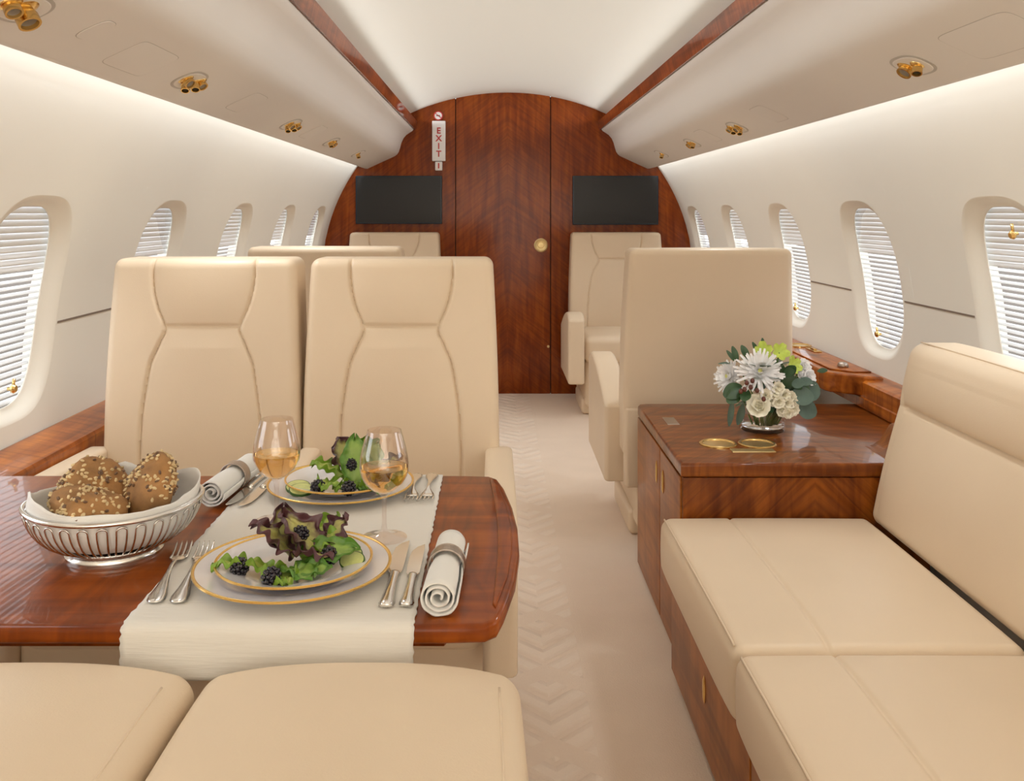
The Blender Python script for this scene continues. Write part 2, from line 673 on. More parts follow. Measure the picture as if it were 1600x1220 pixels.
def wall_mesh(side):
    v, f = [], []

    def add(y, th):
        p = sec(side, th)
        v.append((p.x, y, p.z))
        return len(v) - 1

    def patch(y0, y1, t0, t1, ny, nt_):
        base = [[add(y0 + (y1 - y0) * i / ny, t0 + (t1 - t0) * j / nt_) for j in range(nt_ + 1)] for i in range(ny + 1)]
        for i in range(ny):
            for j in range(nt_):
                f.append([base[i][j], base[i + 1][j], base[i + 1][j + 1], base[i][j + 1]])
    t0, t1 = TH_C - CELL_T, TH_C + CELL_T
    patch(YB, YF, TH_BOT, t0, 1, 20)
    patch(YB, YF, t1, TH_TOP, 1, 20)
    ys = [YB]
    for yc in WIN[side]:
        ys += [yc - CELL_Y, min(yc + CELL_Y, YF)]
    ys.append(YF)
    for a, b_ in zip(ys[::2], ys[1::2]):
        if b_ - a > 0.001:
            patch(a, b_, t0, t1, 1, 30)
    for yc in WIN[side]:
        rings = []
        hits = [rect_hit(*outline(2 * PI * i / NW, AW, TH_H)) for i in range(NW)]
        for cy_ in (-1, 1):
            for ct_ in (-1, 1):
                best = min(range(NW), key=lambda i: (hits[i][0] - cy_ * CELL_Y) ** 2 + (hits[i][1] - ct_ * CELL_T) ** 2)
                hits[best] = (cy_ * CELL_Y, ct_ * CELL_T)
        for q in range(7):
            w = q / 6
            ring = []
            for i in range(NW):
                t = 2 * PI * i / NW
                oy, ot = outline(t, AW, TH_H)
                ry, rt = hits[i]
                ring.append(add(min(yc + oy + (ry - oy) * w, YF), TH_C + ot + (rt - ot) * w))
            rings.append(ring)
        for q in range(6):
            for i in range(NW):
                j = (i + 1) % NW
                f.append([rings[q][i], rings[q][j], rings[q + 1][j], rings[q + 1][i]])
    # run up behind the ceiling
    p = sec(side, TH_TOP)
    a = len(v)
    v += [(p.x, YB, p.z), (p.x, YF, p.z), (p.x, YF, p.z + 0.13), (p.x, YB, p.z + 0.13)]
    f.append([a, a + 1, a + 2, a + 3])
    return v, f


walls = {}
for side, nm in ((-1, 'wall_left'), (1, 'wall_right')):
    v, f = wall_mesh(side)
    walls[side] = struct(mesh_obj(nm, v, f, 'wall'))
    # thin joint between upper and lower side panels, between the window recesses
    th = math.asin((0.855 - Z0) / R)
    ys = [YB]
    for yc in WIN[side]:
        ys += [yc - AW - 0.006, yc + AW + 0.006]
    ys.append(YF)
    for a, b_ in zip(ys[::2], ys[1::2]):
        if b_ - a < 0.02:
            continue
        p0, p1 = sec(side, th - 0.0022, -0.0012), sec(side, th + 0.0022, -0.0012)
        q0, q1 = sec(side, th - 0.0022, 0.003), sec(side, th + 0.0022, 0.003)
        vv = [(p.x, y, p.z) for y in (a, b_) for p in (p0, p1, q1, q0)]
        mesh_obj('panel_joint', vv, [[0, 1, 2, 3], [7, 6, 5, 4], [0, 4, 5, 1], [1, 5, 6, 2], [2, 6, 7, 3], [3, 7, 4, 0]], 'seam', walls[side], smooth=False)

hw = R * math.cos(TH_BOT)
flo = struct(mesh_obj('floor', [(XC - 1.0, YB, 0), (XC + 1.0, YB, 0), (XC + 1.0, YF, 0), (XC - 1.0, YF, 0),
                               (XC - 1.0, YB, -0.05), (XC + 1.0, YB, -0.05), (XC + 1.0, YF, -0.05), (XC - 1.0, YF, -0.05)],
                      [[0, 1, 2, 3], [7, 6, 5, 4], [0, 4, 5, 1], [1, 5, 6, 2], [2, 6, 7, 3], [3, 7, 4, 0]], 'carpet', smooth=False))

mesh_obj('ground', [(-80, -80, -1.7), (80, -80, -1.7), (80, 80, -1.7), (-80, 80, -1.7)], [[0, 1, 2, 3]], 'tarmac', smooth=False)['kind'] = 'structure'
RC = 1.471
ZT = 1.862


def ceil_z(h):
    return ZT - RC + math.sqrt(RC * RC - h * h)


hs = [-0.80 + 1.6 * i / 48 for i in range(49)]
cv = [(XC + h, y, ceil_z(h)) for h in hs for y in (YB, YF)]
cf = [[2 * i, 2 * i + 2, 2 * i + 3, 2 * i + 1] for i in range(48)]
struct(mesh_obj('ceiling', cv, cf, 'ceiling'))


# end walls: section outline clipped to an x range
def section_poly(x0, x1, n=40):
    top = []
    for i in range(n + 1):
        x = x0 + (x1 - x0) * i / n
        h = abs(x - XC)
        if h < 0.735:
            z = ceil_z(h)
        else:
            h = min(h, R - 1e-4)
            z = Z0 + math.sqrt(R * R - h * h)
        top.append((x, z))
    bot = []
    for i in range(n + 1):
        x = x1 + (x0 - x1) * i / n
        h = abs(x - XC)
        z = 0.0
        if h > hw:
            z = Z0 - math.sqrt(max(0, R * R - min(h, R) ** 2))
        bot.append((x, z))
    out = []
    for p in top + bot:
        if not out or (Vector(p) - Vector(out[-1])).length > 1e-4:
            out.append(p)
    if (Vector(out[0]) - Vector(out[-1])).length < 1e-4:
        out.pop()
    return out


struct(prism('wall_back', section_poly(XC - R + 0.001, XC + R - 0.001), YB - 0.04, YB, 'wall'))
wf = struct(prism('wall_front', section_poly(XC - R + 0.001, XC + R - 0.001), YF + 0.012, YF + 0.05, 'dark_groove'))
DX0, DX1 = -0.238, 0.349
G = 0.003
prism('veneer_panel', section_poly(XC - R + 0.001, DX0 - G), YF - 0.012, YF + 0.012, 'wood_bulkhead', wf)
prism('veneer_panel', section_poly(DX1 + G, XC + R - 0.001), YF - 0.012, YF + 0.012, 'wood_bulkhead', wf)
door = struct(empty('door_1', (0, 0, 0)))
prism('door_leaf', section_poly(DX0 + G, DX1 - G), YF - 0.010, YF + 0.012, 'wood_bulkhead', door)
Mx = Matrix.Rotation(PI / 2, 4, 'X')
kn = lathe('door_knob', [(0.043, 0), (0.043, 0.006), (0.036, 0.010), (0.030, 0.007), (0.020, 0.007), (0.018, 0.011), (0, 0.012)], 'gold_satin', door, 36, (0.290, YF - 0.010, 0.918), Mx)
lathe('door_catch', [(0.008, 0), (0.008, 0.006), (0, 0.007)], 'gold_satin', door, 12, (0.335, YF - 0.010, 0.292), Mx)

# overhead bins
PROF = [(0.888, 1.400), (0.882, 1.392), (0.866, 1.3905), (0.860, 1.39325), (0.716, 1.45925), (0.71, 1.462), (0.694, 1.470), (0.682, 1.480), (0.672, 1.495), (0.664, 1.520), (0.656, 1.550), (0.644, 1.577), (0.626, 1.599), (0.604, 1.614), (0.588, 1.624), (0.581, 1.634), (0.583, 1.645),
        (0.60, 1.652), (0.66, 1.612), (0.74, 1.535), (0.80, 1.470), (0.86, 1.425)]
PSU_A, PSU_B = Vector((0.866, 1.3905)), Vector((0.71, 1.462))
PSU_D = (PSU_B - PSU_A).normalized()
bins = {}
for side, nm in ((-1, 'left'), (1, 'right')):
    o = prism('overhead_bin', [(XC + side * h, z) for h, z in PROF][::side], YB, YF - 0.012, 'bin', smooth=True, sharp_deg=30)
    tag(o, f'long cream overhead bin along the {nm} side of the ceiling', 'overhead bin')
    bins[side] = o
    # glossy wooden strip along the top edge of the bin
    strip = [(0.570, 1.634), (0.558, 1.684), (0.565, 1.688), (0.580, 1.636)]
    t = prism('trim_1' if side < 0 else 'trim_2', [(XC + side * h, z) for h, z in strip][::side], YB, YF - 0.012, 'wood_strip')
    struct(t)
    t['label'] = f'glossy mahogany strip along the {nm} edge of the ceiling'


def psu_frame(side, y, t=0.5):
    """origin and axes on the sloping underside of a bin: u inboard, v along the cabin, n down"""
    p = PSU_A + (PSU_B - PSU_A) * t
    o = Vector((XC + side * p.x, y, p.y))
    u = Vector((side * PSU_D.x, 0, PSU_D.y)).normalized()
    vv = Vector((0, 1, 0))
    n = u.cross(vv)
    if n.z > 0:
        n = -n
    return o, u, vv, n


def psu_plate(name, side, y, t, su, sv, thick, mat, parent, p=4.0, seg=40, lift=0.0):
    o, u, vv, n = psu_frame(side, y, t)
    v, f = [], []
    for lay, (k, d) in enumerate(((1.0, -0.002), (1.0, thick * 0.6), (0.97, thick))):
        for i in range(seg):
            a, b_ = outline(2 * PI * i / seg, su * k, sv * k, p)
            v.append(o + u * a + vv * b_ + n * (d + lift))
    for lay in range(2):
        for i in range(seg):
            j = (i + 1) % seg
            f.append([lay * seg + i, lay * seg + j, (lay + 1) * seg + j, (lay + 1) * seg + i])
    f.append([2 * seg + i for i in range(seg)])
    f.append([i for i in range(seg)])
    ob = mesh_obj(name, v, f, mat, parent)
    return sharp(ob, 30)


for side, lst in ((-1, [(1.86, 0.5, 0.048, 0.10)]), (1, [(1.62, 0.5, 0.05, 0.12)])):
    for (y, t, su, sv) in lst:
        psu_plate('access_panel', side, y, t, su + 0.0015, sv + 0.0015, 0.0002, 'plastic_grey', bins[side], 8, 48)
        psu_plate('access_panel', side, y, t, su, sv, 0.0008, 'bin', bins[side], 8, 48)
for side, y in ((-1, 2.62), (1, 2.92), (1, 3.75), (-1, 3.58)):
    psu_plate('access_panel', side, y, 0.55, 0.0515, 0.0715, 0.0002, 'plastic_grey', bins[side], 6, 40)
    psu_plate('access_panel', side, y, 0.55, 0.05, 0.07, 0.0008, 'bin', bins[side], 6, 40)
psu_plate('blank_plate', -1, 1.60, 0.62, 0.034, 0.026, 0.0004, 'plastic_grey', bins[-1], 3)
psu_plate('blank_plate', -1, 1.60, 0.62, 0.0325, 0.0245, 0.0016, 'bin', bins[-1], 3)


def reading_light(side, y, label, heads, lit=True):
    o, u, vv, n = psu_frame(side, y, 0.5)
    e = empty('reading_light', o, 0, label, 'reading light', 'brass reading lights under the bins')
    inv = Matrix.Translation(-o)
    pl = psu_plate('bezel', side, y, 0.5, 0.040, 0.062, 0.0016, 'plastic_grey', e, 2.6)
    pl.data.transform(inv)
    pl2 = psu_plate('bezel', side, y, 0.5, 0.034, 0.055, 0.0026, 'bin', e, 2.6)
    pl2.data.transform(inv)
    for (a, b_, r_, tu, tv, ln) in heads:
        d = (n + u * tu + vv * tv).normalized()
        base = u * a + vv * b_ + n * 0.0
        q = d.to_track_quat('Z', 'Y').to_matrix().to_4x4()
        ball = lathe('socket', [(r_ * 1.45, 0.0), (r_ * 1.45, 0.003), (r_ * 1.2, 0.006), (r_ * 0.9, 0.007)], 'gold', e, 20, base, n.to_track_quat('Z', 'Y').to_matrix().to_4x4())
        nz_ = lathe('nozzle', [(r_ * 0.8, 0.0), (r_ * 0.85, ln * 0.4), (r_, ln * 0.55), (r_, ln), (r_ * 0.78, ln), (r_ * 0.72, ln * 0.75)], 'gold', e, 20, base, q)
        last = (base, d, ln)
        lathe('lens', [(r_ * 0.74, ln * 0.8), (0, ln * 0.8)], 'black' if r_ < 0.0115 else 'plastic_grey', e, 16, base, q)
    if not lit:
        return e
    sl = bpy.data.lights.new('lamp_beam', 'SPOT')
    sl.energy = READING_W
    sl.color = LIGHT_RGB
    sl.spot_size = math.radians(125)
    sl.spot_blend = 1.0
    sl.shadow_soft_size = 0.05
    so = link(bpy.data.objects.new('lamp_beam', sl), e)
    so.location = n * 0.06
    so.rotation_euler = Vector((-side * 0.30, 0, -1)).to_track_quat('-Z', 'Y').to_euler()
    return e


H3 = lambda s: [(0.0, -0.030, 0.013, 0.35, -0.35, 0.022), (-0.012, 0.004, 0.010, -0.3, -0.6, 0.024), (0.004, 0.026, 0.0105, -0.2, -0.55, 0.026), (0.010, 0.040, 0.0125, 0.2, -0.3, 0.02)]
H2 = lambda s: [(0.0, -0.022, 0.0105, -0.15, -0.45, 0.026), (0.0, 0.020, 0.016, 0.25, -0.2, 0.02)]
reading_light(-1, 1.385, 'brass reading light cut off by the top left corner of the photo', [(0.0, 0.0, 0.017, 0.1, -0.2, 0.032), (0.0, -0.035, 0.013, 0.1, -0.3, 0.022)], False)
reading_light(-1, 2.15, 'large cluster of brass reading lights under the left bin', H3(-1))
reading_light(-1, 3.22, 'brass reading light under left bin, second beyond the large cluster', H3(-1))
reading_light(-1, 4.02, 'brass reading light under left bin, second from the bulkhead', H2(-1))
reading_light(-1, 4.82, 'small brass reading light under left bin, nearest the bulkhead', H2(-1)[:1])
reading_light(1, 1.93, 'large brass reading light pair under the right bin', H2(1))
reading_light(1, 3.33, 'brass reading light under right bin, second beyond the large pair', H3(1))
reading_light(1, 4.08, 'brass reading light under right bin, second from the bulkhead', H2(1))
reading_light(1, 4.83, 'small brass reading light under right bin, nearest the bulkhead', H2(1)[:1])

# ------------------------------------------------------------------ windows
SL_STEP = 0.0152
wn = 0


def window_frame_mesh(side):
    """flared recess from the wall surface down to the blind; local y about the window centre"""
    v, f = [], []
    prof = [(0.0, 0.0), (0.08, 0.0006), (0.2, 0.0025), (0.38, 0.0075), (0.56, 0.014), (0.75, 0.0195), (0.92, 0.0225), (1.0, 0.0230)]
    ai, bi = 0.146, TH_H * 0.87
    rings = []
    for (w, d) in prof:
        ring = []
        for i in range(NW):
            t = 2 * PI * i / NW
            oy, ot = outline(t, AW, TH_H)
            iy, it = outline(t, ai, bi, 2.8)
            th = TH_C + ot + (it - ot) * w
            p = sec(side, th, d)
            ring.append(len(v))
            v.append((p.x, oy + (iy - oy) * w, p.z))
        rings.append(ring)
    # lip behind, then the box that holds the blind
    for (k, d) in ((1.0, 0.026), (1.18, 0.0265), (1.18, 0.070)):
        ring = []
        for i in range(NW):
            t = 2 * PI * i / NW
            iy, it = outline(t, ai * (k + (0.12 if k > 1 else 0)), bi * k, 2.8 if k == 1 else 6)
            p = sec(side, TH_C + it, d)
            ring.append(len(v))
            v.append((p.x, iy, p.z))
        rings.append(ring)
    for a, b_ in zip(rings, rings[1:]):
        for i in range(NW):
            j = (i + 1) % NW
            f.append([a[i], a[j], b_[j], b_[i]])
    return v, f


def pane_mesh(side):
    v, f = [], []
    ai, bi = 0.146, TH_H * 0.87
    for q in range(9):
        w = q / 8
        for i in range(NW):
            iy, it = outline(2 * PI * i / NW, ai * w, bi * w, 2.8)
            p = sec(side, TH_C + it, 0.0245)
            v.append((p.x, iy, p.z))
    for q in range(8):
        for i in range(NW):
            j = (i + 1) % NW
            f.append([q * NW + i, q * NW + j, (q + 1) * NW + j, (q + 1) * NW + i])
    return v, f


def slat_mesh():
    """one curved slat, length along y, width along x"""
    v, f = [], []
    L_ = 0.170
    W_ = 0.0150
    k = 5
    for y in (-L_, L_):
        for s in (1, -1):
            for i in range(k):
                t = -1 + 2 * i / (k - 1)
                v.append((t * W_ / 2, y, 0.0013 * (1 - t * t) + s * 0.0003))
    for i in range(k - 1):
        f.append([i, i + 1, 2 * k + i + 1, 2 * k + i])
        f.append([k + i + 1, k + i, 3 * k + i, 3 * k + i + 1])
    f.append([0, 2 * k, 3 * k, k])
    f.append([k - 1, 2 * k - 1, 4 * k - 1, 3 * k - 1])
    return v, f


frame_me, pane_me, slat_me = {}, {}, None
for side, nm in ((-1, 'left'), (1, 'right')):
    for k, yc in enumerate(WIN[side]):
        if k == 0:
            continue
        wn += 1
        e = struct(empty(f'window_{wn}', (0, yc, 0)))
        if side not in frame_me:
            fo = mesh_obj('window_frame', *window_frame_mesh(side), 'liner', e)
            po = mesh_obj('window_pane', *pane_mesh(side), 'pane', e)
            frame_me[side], pane_me[side] = fo.data, po.data
        else:
            fo = link(bpy.data.objects.new('window_frame', frame_me[side]), e)
            po = link(bpy.data.objects.new('window_pane', pane_me[side]), e)
        RR = R + 0.038
        nsl = int(2 * TH_H * 0.87 * RR / SL_STEP) + 1
        for q in range(nsl):
            th = TH_C + TH_H * 0.87 - q * SL_STEP / RR
            p = sec(side, th, 0.038)
            if slat_me is None:
                so = mesh_obj('slat', *slat_mesh(), 'slat', e)
                slat_me = so.data
            else:
                so = link(bpy.data.objects.new('slat', slat_me), e)
            so.location = p
            closed = q < nsl * 0.335
            tilt = math.radians(80 if closed else 22)      # inner edge down
            so.rotation_euler = (0, side * (-tilt) if not closed else side * (-tilt), 0)
            if side > 0:
                so.rotation_euler = (0, -tilt, 0)
            else:
                so.rotation_euler = (0, tilt, 0)
        # the small brass pull of the blind
        th_k = TH_C - TH_H * 0.72
        if side > 0 and k == 1:
            th_k = TH_C + TH_H * 0.62
        p = sec(side, th_k, 0.021)
        dn = Vector((-side * math.cos(th_k), 0, -math.sin(th_k)))
        q = dn.to_track_quat('Z', 'Y').to_matrix().to_4x4()
        yk = 0.03 if not (side > 0 and k == 1) else -0.03
        kb = lathe('blind_pull', [(0.004, 0), (0.004, 0.006), (0.009, 0.009), (0.0105, 0.014), (0.007, 0.019), (0, 0.0195)], 'gold', e, 16, (p.x, yk, p.z), q)
        tube('pull_stem', [(p.x + dn.x * 0.012, yk, p.z + 0.004), (p.x + dn.x * 0.013, yk + 0.003, p.z + 0.022)], 0.0035, 'gold', e, 8)

# ------------------------------------------------------------------ bulkhead things
def screen(x0, x1, z0, z1, label):
    e = empty('wall_screen', ((x0 + x1) / 2, YF - 0.012, z0), 0, label, 'screen')
    w, h = (x1 - x0) / 2, z1 - z0
    rbox('screen_frame', (-w, -0.022, 0), (w, 0, h), 0.003, 'screen_frame', e)
    rbox('display', (-w + 0.008, -0.0235, 0.008), (w - 0.008, -0.015, h - 0.008), 0.001, 'screen', e)


screen(-0.853, -0.321, 1.050, 1.346, 'dark flat screen on bulkhead left of the door, below EXIT sign')
screen(0.484, 1.012, 1.045, 1.346, 'dark flat screen on bulkhead right of the door')

sg = empty('exit_sign', (-0.341, YF - 0.012, 1.437), 0, 'white upright EXIT sign with red letters on the bulkhead', 'sign')
rbox('sign_plate', (-0.041, -0.022, 0), (0.041, 0, 0.248), 0.004, 'sign_white', sg)
for i, ch in enumerate('EXIT'):
    cu = bpy.data.curves.new('letter', 'FONT')
    cu.body = ch
    cu.size = 0.052
    cu.extrude = 0.0008
    cu.offset = 0.0012
    cu.align_x = 'CENTER'
    to = bpy.data.objects.new('letter', cu)
    COL.objects.link(to)
    dg = bpy.context.evaluated_depsgraph_get()
    me = bpy.data.meshes.new_from_object(to.evaluated_get(dg))
    COL.objects.unlink(to)
    bpy.data.objects.remove(to)
    me.transform(Matrix.Translation((0, -0.0228, 0.248 - 0.078 - i * 0.0475)) @ Matrix.Rotation(PI / 2, 4, 'X'))
    me.materials.clear()
    me.materials.append(MATS['sign_red'])
    lo = link(bpy.data.objects.new('letter', me), sg)
rbox('lamp_body', (-0.022, -0.03, -0.058), (0.022, 0, -0.004), 0.005, 'sign_white', sg)
rbox('lamp_slot', (-0.004, -0.0315, -0.046), (0.004, -0.028, -0.012), 0.001, 'sign_red', sg)

ns = empty('round_sign', (-0.345, YF - 0.012, 1.718), 0, 'small round white no smoking sign above the EXIT sign', 'sign')
lathe('disc', [(0.027, 0), (0.027, 0.006), (0, 0.006)], 'sign_white', ns, 32, (0, 0, 0), Mx)
lathe('red_ring', [(0.0285, 0.0), (0.0285, 0.008), (0.023, 0.008), (0.023, 0.0)], 'sign_red', ns, 32, (0, 0, 0), Mx, closed=True)
rbox('symbol', (-0.012, -0.0075, -0.003), (0.010, -0.005, 0.003), 0.001, 'black', ns)
v, f = rgrid((0.046, 0.0015, 0.004), 0.0005)
v = [Matrix.Rotation(math.radians(40), 4, 'Y') @ p + Vector((0, -0.0078, 0)) for p in v]
mesh_obj('slash', v, f, 'sign_red', ns)

# ------------------------------------------------------------------ side ledges
WALL_X = lambda side, z: sec(side, math.asin((z - Z0) / R)).x
ledge = {}
for side, nm in ((-1, 'left'), (1, 'right')):
    pts = [(1.138, 0.612), (1.128, 0.614), (1.04, 0.598), (1.035, 0.590), (1.035, 0.545), (1.028, 0.540), (1.028, 0.500), (1.038, 0.497), (1.09, 0.497), (1.115, 0.50)]
    if side > 0:
        pts = [(1.138, 0.604), (1.128, 0.606), (1.07, 0.598), (1.062, 0.592), (1.062, 0.548), (1.058, 0.545), (1.058, 0.515), (1.066, 0.512), (1.10, 0.512), (1.12, 0.515)]
    o = prism('side_ledge', [(XC + side * h, z) for h, z in pts][::side], YB, YF - 0.012, 'wood_ledge', smooth=True, sharp_deg=25)
    tag(o, f'glossy wooden ledge running below the {nm} windows', 'ledge')
    ledge[side] = o
tb = slab('stowed_table', [(1.20, 2.86), (1.155, 2.88), (1.066, 2.95), (1.056, 2.98), (1.056, 4.35), (1.20, 4.35)], 0.549, 0.612, 'wood_ledge', bevel=0.008)
tag(tb, 'thick polished wooden fold-out leaf stowed on the right ledge', 'table leaf')
lt = slab('table_lid', [(1.195, 2.94), (1.14, 2.94), (1.085, 3.0), (1.085, 4.30), (1.195, 4.30)], 0.6122, 0.617, 'wood_ledge', tb, bevel=0.002)
lathe('knob', [(0.016, 0), (0.018, 0.004), (0.016, 0.012), (0.011, 0.016), (0, 0.017)], 'pewter', tb, 20, (1.135, 3.02, 0.617))
ch_ = empty('cup_holder', (1.15, 3.50, 0.617), 0, 'brass cup holder on the right ledge beside the armchair back', 'cup holder')
lathe('rim', [(0.046, 0), (0.046, 0.004), (0.040, 0.006), (0.036, 0.004), (0.036, 0.0)], 'gold', ch_, 32, closed=True)
lathe('cup', [(0.036, 0.002), (0.0, 0.001)], 'gold_satin', ch_, 32)
c2 = empty('ledge_latch', (1.165, 3.38, 0.617), 0, 'flat brass latch plate on the right ledge near cup holder', 'latch')
rbox('plate', (-0.015, -0.045, 0), (0.015, 0.045, 0.004), 0.0015, 'gold', c2)
rbox('lever', (-0.006, -0.015, 0.003), (0.006, 0.025, 0.009), 0.002, 'gold', c2)

# ------------------------------------------------------------------ chairs
SEAM = smooth_table([(-0.2, 0.131), (0.0, 0.129), (0.04, 0.1275), (0.08, 0.121), (0.12, 0.108), (0.152, 0.093), (0.168, 0.0905), (0.19, 0.100), (0.24, 0.1205), (0.287, 0.129), (0.36, 0.138), (0.50, 0.143), (0.8, 0.143)])
HEAD_BOTTOM = 0.157


def backrest_meshes(prefix, parent, w0, w1, thick, z0, z1, lean, sx, edge_r=0.022):
    """upholstered back seen with its seams; local: x across, y forward (rear face at y = 0), z up"""
    Hh = z1 - z0
    nx, nz_ = 150, int(Hh / 0.0034)
    v, f = rgrid((w0, thick, Hh), edge_r, (nx, 4, nz_), 4)
    out = []
    hd = HEAD_BOTTOM
    cls = []
    for p in v:
        zd = Hh / 2 - p.z
        x, y = p.x, p.y
        xs = abs(x) / sx
        front = max(0.0, min(1.0, (y + thick * 0.30) / (thick * 0.5)))
        S = ipol(SEAM, zd)
        slope = abs(ipol(SEAM, zd + 0.01) - ipol(SEAM, zd - 0.01)) / 0.02
        d1 = abs(xs - S) / math.sqrt(1 + slope * slope)
        d2 = math.hypot(zd - hd, max(0.0, xs - 0.0925))
        g = 0.0055 * math.exp(-(d1 / 0.0036) ** 2)
        if y > 0:
            g = max(g, 0.0065 * math.exp(-(d2 / 0.0038) ** 2))
        puff = 0.0
        if xs < S and y > 0:
            k = 1 - (xs / S) ** 4
            if zd < hd:
                puff = 0.010 * k * math.sin(PI * min(1, max(0, (zd + 0.03) / (hd + 0.03)))) ** 0.6
            else:
                puff = 0.006 * k * min(1, (zd - hd) / 0.05)
        elif y > 0:
            puff = 0.004
        q = Vector(p)
        if y > thick * 0.2:
            q.y += (puff - g) * front
        elif abs(p.z - Hh / 2) < 0.004:
            q.z -= g * 0.6 * front
        # taper and lean
        t = (p.z + Hh / 2) / Hh
        q.x *= 1 + (w1 / w0 - 1) * t
        q.x += math.copysign(0.006 * math.sin(PI * t), p.x) * min(1, abs(p.x) / (w0 / 2))
        q.y -= lean * t
        q.y += 0.012 * math.sin(PI * t)
        q += Vector((0, thick / 2, z0 + Hh / 2))
        out.append(q)
        c = 0
        if (y > thick * 0.1 or (p.z > Hh / 2 - 0.003 and y > -thick * 0.25)) and xs < S:
            c = 1 if zd < hd else 2
        cls.append(c)
    sets = [[], [], []]
    for fc in f:
        k = [cls[i] for i in fc]
        c = max(set(k), key=k.count)
        sets[c].append(fc)
    names = ('backrest', 'headrest', 'back_cushion')
    # normals from the whole so that the pieces join without a break in the shading
    for c in range(3):
        used = {}
        vv, ff = [], []
        for fc in sets[c]:
            nf = []
            for i in fc:
                if i not in used:
                    used[i] = len(vv)
                    vv.append(out[i])
                nf.append(used[i])
            ff.append(nf)
        mesh_obj(names[c], vv, ff, 'leather', parent)


def seat_cushion(name, parent, x0, x1, y0, y1, z0, z1, r=0.035, crown=0.012, mat='leather'):
    cx, cy = (x0 + x1) / 2, (y0 + y1) / 2

    def df(p):
        a, b_ = (p.x - cx) / ((x1 - x0) / 2), (p.y - cy) / ((y1 - y0) / 2)
        t = max(0, (p.z - (z0 + z1) / 2) / ((z1 - z0) / 2))
        return Vector((p.x, p.y, p.z + t * crown * (1 - a ** 2) * (1 - b_ ** 4)))
    return rbox(name, (x0, y0, z0), (x1, y1, z1), r, mat, parent, (14, 14, 3), 5, df)


def armrest(name, parent, x0, x1, y0, y1, zr, zf, zb, r=0.016):
    """side panel whose top climbs from the rear (y0) to the front (y1); local y forward"""
    def df(p):
        t = (p.y - y0) / (y1 - y0)
        top = zr + (zf - zr) * math.sin(min(1, t / 0.85) * PI / 2) - 0.035 * max(0, (t - 0.82) / 0.18) ** 2
        k = (p.z - zb) / (1.0 - zb)
        q = Vector(p)
        q.z = zb + (p.z - zb) / (0.5) * (top - zb)
        return q
    return rbox(name, (x0, y0, zb), (x1, y1, zb + 0.5), r, 'leather', parent, (1, 16, 8), 4, df)


# wide single armchair
def wide_chair():
    e = empty('cabin_armchair')
    w = 0.57
    backrest_meshes('wide', e, w, w - 0.035, 0.135, 0.30, 1.0, 0.045, 1.25)
    rbox('back_shell', (-w / 2 + 0.006, -0.006, 0.20), (w / 2 - 0.006, 0.06, 0.47), 0.012, 'leather', e)
    seat_cushion('seat_cushion', e, -0.243, 0.243, 0.12, 0.62, 0.30, 0.44)
    for s in (-1, 1):
        a, b_ = sorted((s * 0.246, s * 0.335))
        armrest('armrest', e, a, b_, 0.10, 0.66, 0.455, 0.572, 0.19)
    rbox('seat_base', (-0.235, 0.02, 0.05), (0.235, 0.56, 0.31), 0.02, 'leather', e)
    rbox('pedestal', (-0.25, 0.12, 0.0), (0.25, 0.52, 0.09), 0.02, 'leather', e)
    rbox('recline_button', (-0.300, 0.6545, 0.345), (-0.282, 0.664, 0.372), 0.003, 'gold', e)
    return e


GRP = 'wide beige leather armchairs'
wc = wide_chair()
spots = [((0.717, 3.10, 0), 0, 'beige leather armchair right of aisle, seen from behind, beyond the cabinet'),
         ((-0.590, 3.26, 0), 0, 'beige armchair whose back top shows behind the pair of chairs'),
         ((0.735, 5.665, 0), PI, 'beige armchair facing us below the right wall screen'),
         ((-0.600, 5.665, 0), PI, 'beige armchair against the bulkhead below the left wall screen')]
for i, (loc, rz, lab) in enumerate(spots):
    o = wc if i == 0 else copy_tree(wc)
    o.location = loc
    o.rotation_euler = (0, 0, rz)
    tag(o, lab, 'armchair', GRP)


# pair of chairs at the dining table, facing the camera
def table_chair():
    e = empty('dining_chair')
    backrest_meshes('pair', e, 0.458, 0.428, 0.125, 0.36, 1.012, 0.03, 1.0)
    seat_cushion('seat_cushion', e, -0.205, 0.205, 0.10, 0.56, 0.30, 0.43)
    rbox('seat_base', (-0.215, 0.02, 0.04), (0.215, 0.53, 0.32), 0.015, 'leather', e)
    return e


pc = table_chair()
YP = 2.275
pair = []
for i, (x, lab) in enumerate(((-0.680, 'left seat of the beige leather pair facing us across the table'), (-0.217, 'right seat of the beige leather pair facing us, next to the aisle'))):
    o = pc if i == 0 else copy_tree(pc)
    o.location = (x, YP, 0)
    o.rotation_euler = (0, 0, PI)
    tag(o, lab, 'seat', 'pair of seats behind the dining table')
    pair.append(o)


def local_arm(parent, wx0, wx1, zb, zr=0.575, zf=0.585, depth=(0.10, 0.62)):
    """armrest given by world x limits, under a seat turned to face the camera"""
    px = parent.location.x
    a, b_ = sorted((px - wx0, px - wx1))
    return armrest('armrest', parent, a, b_, depth[0], depth[1], zr, zf, zb)


local_arm(pair[0], -0.948, -0.895, 0.25)
local_arm(pair[1], -0.449, -0.400, 0.25, depth=(0.10, 0.60))
local_arm(pair[1], -0.020, 0.042, 0.30, depth=(0.10, 0.65))


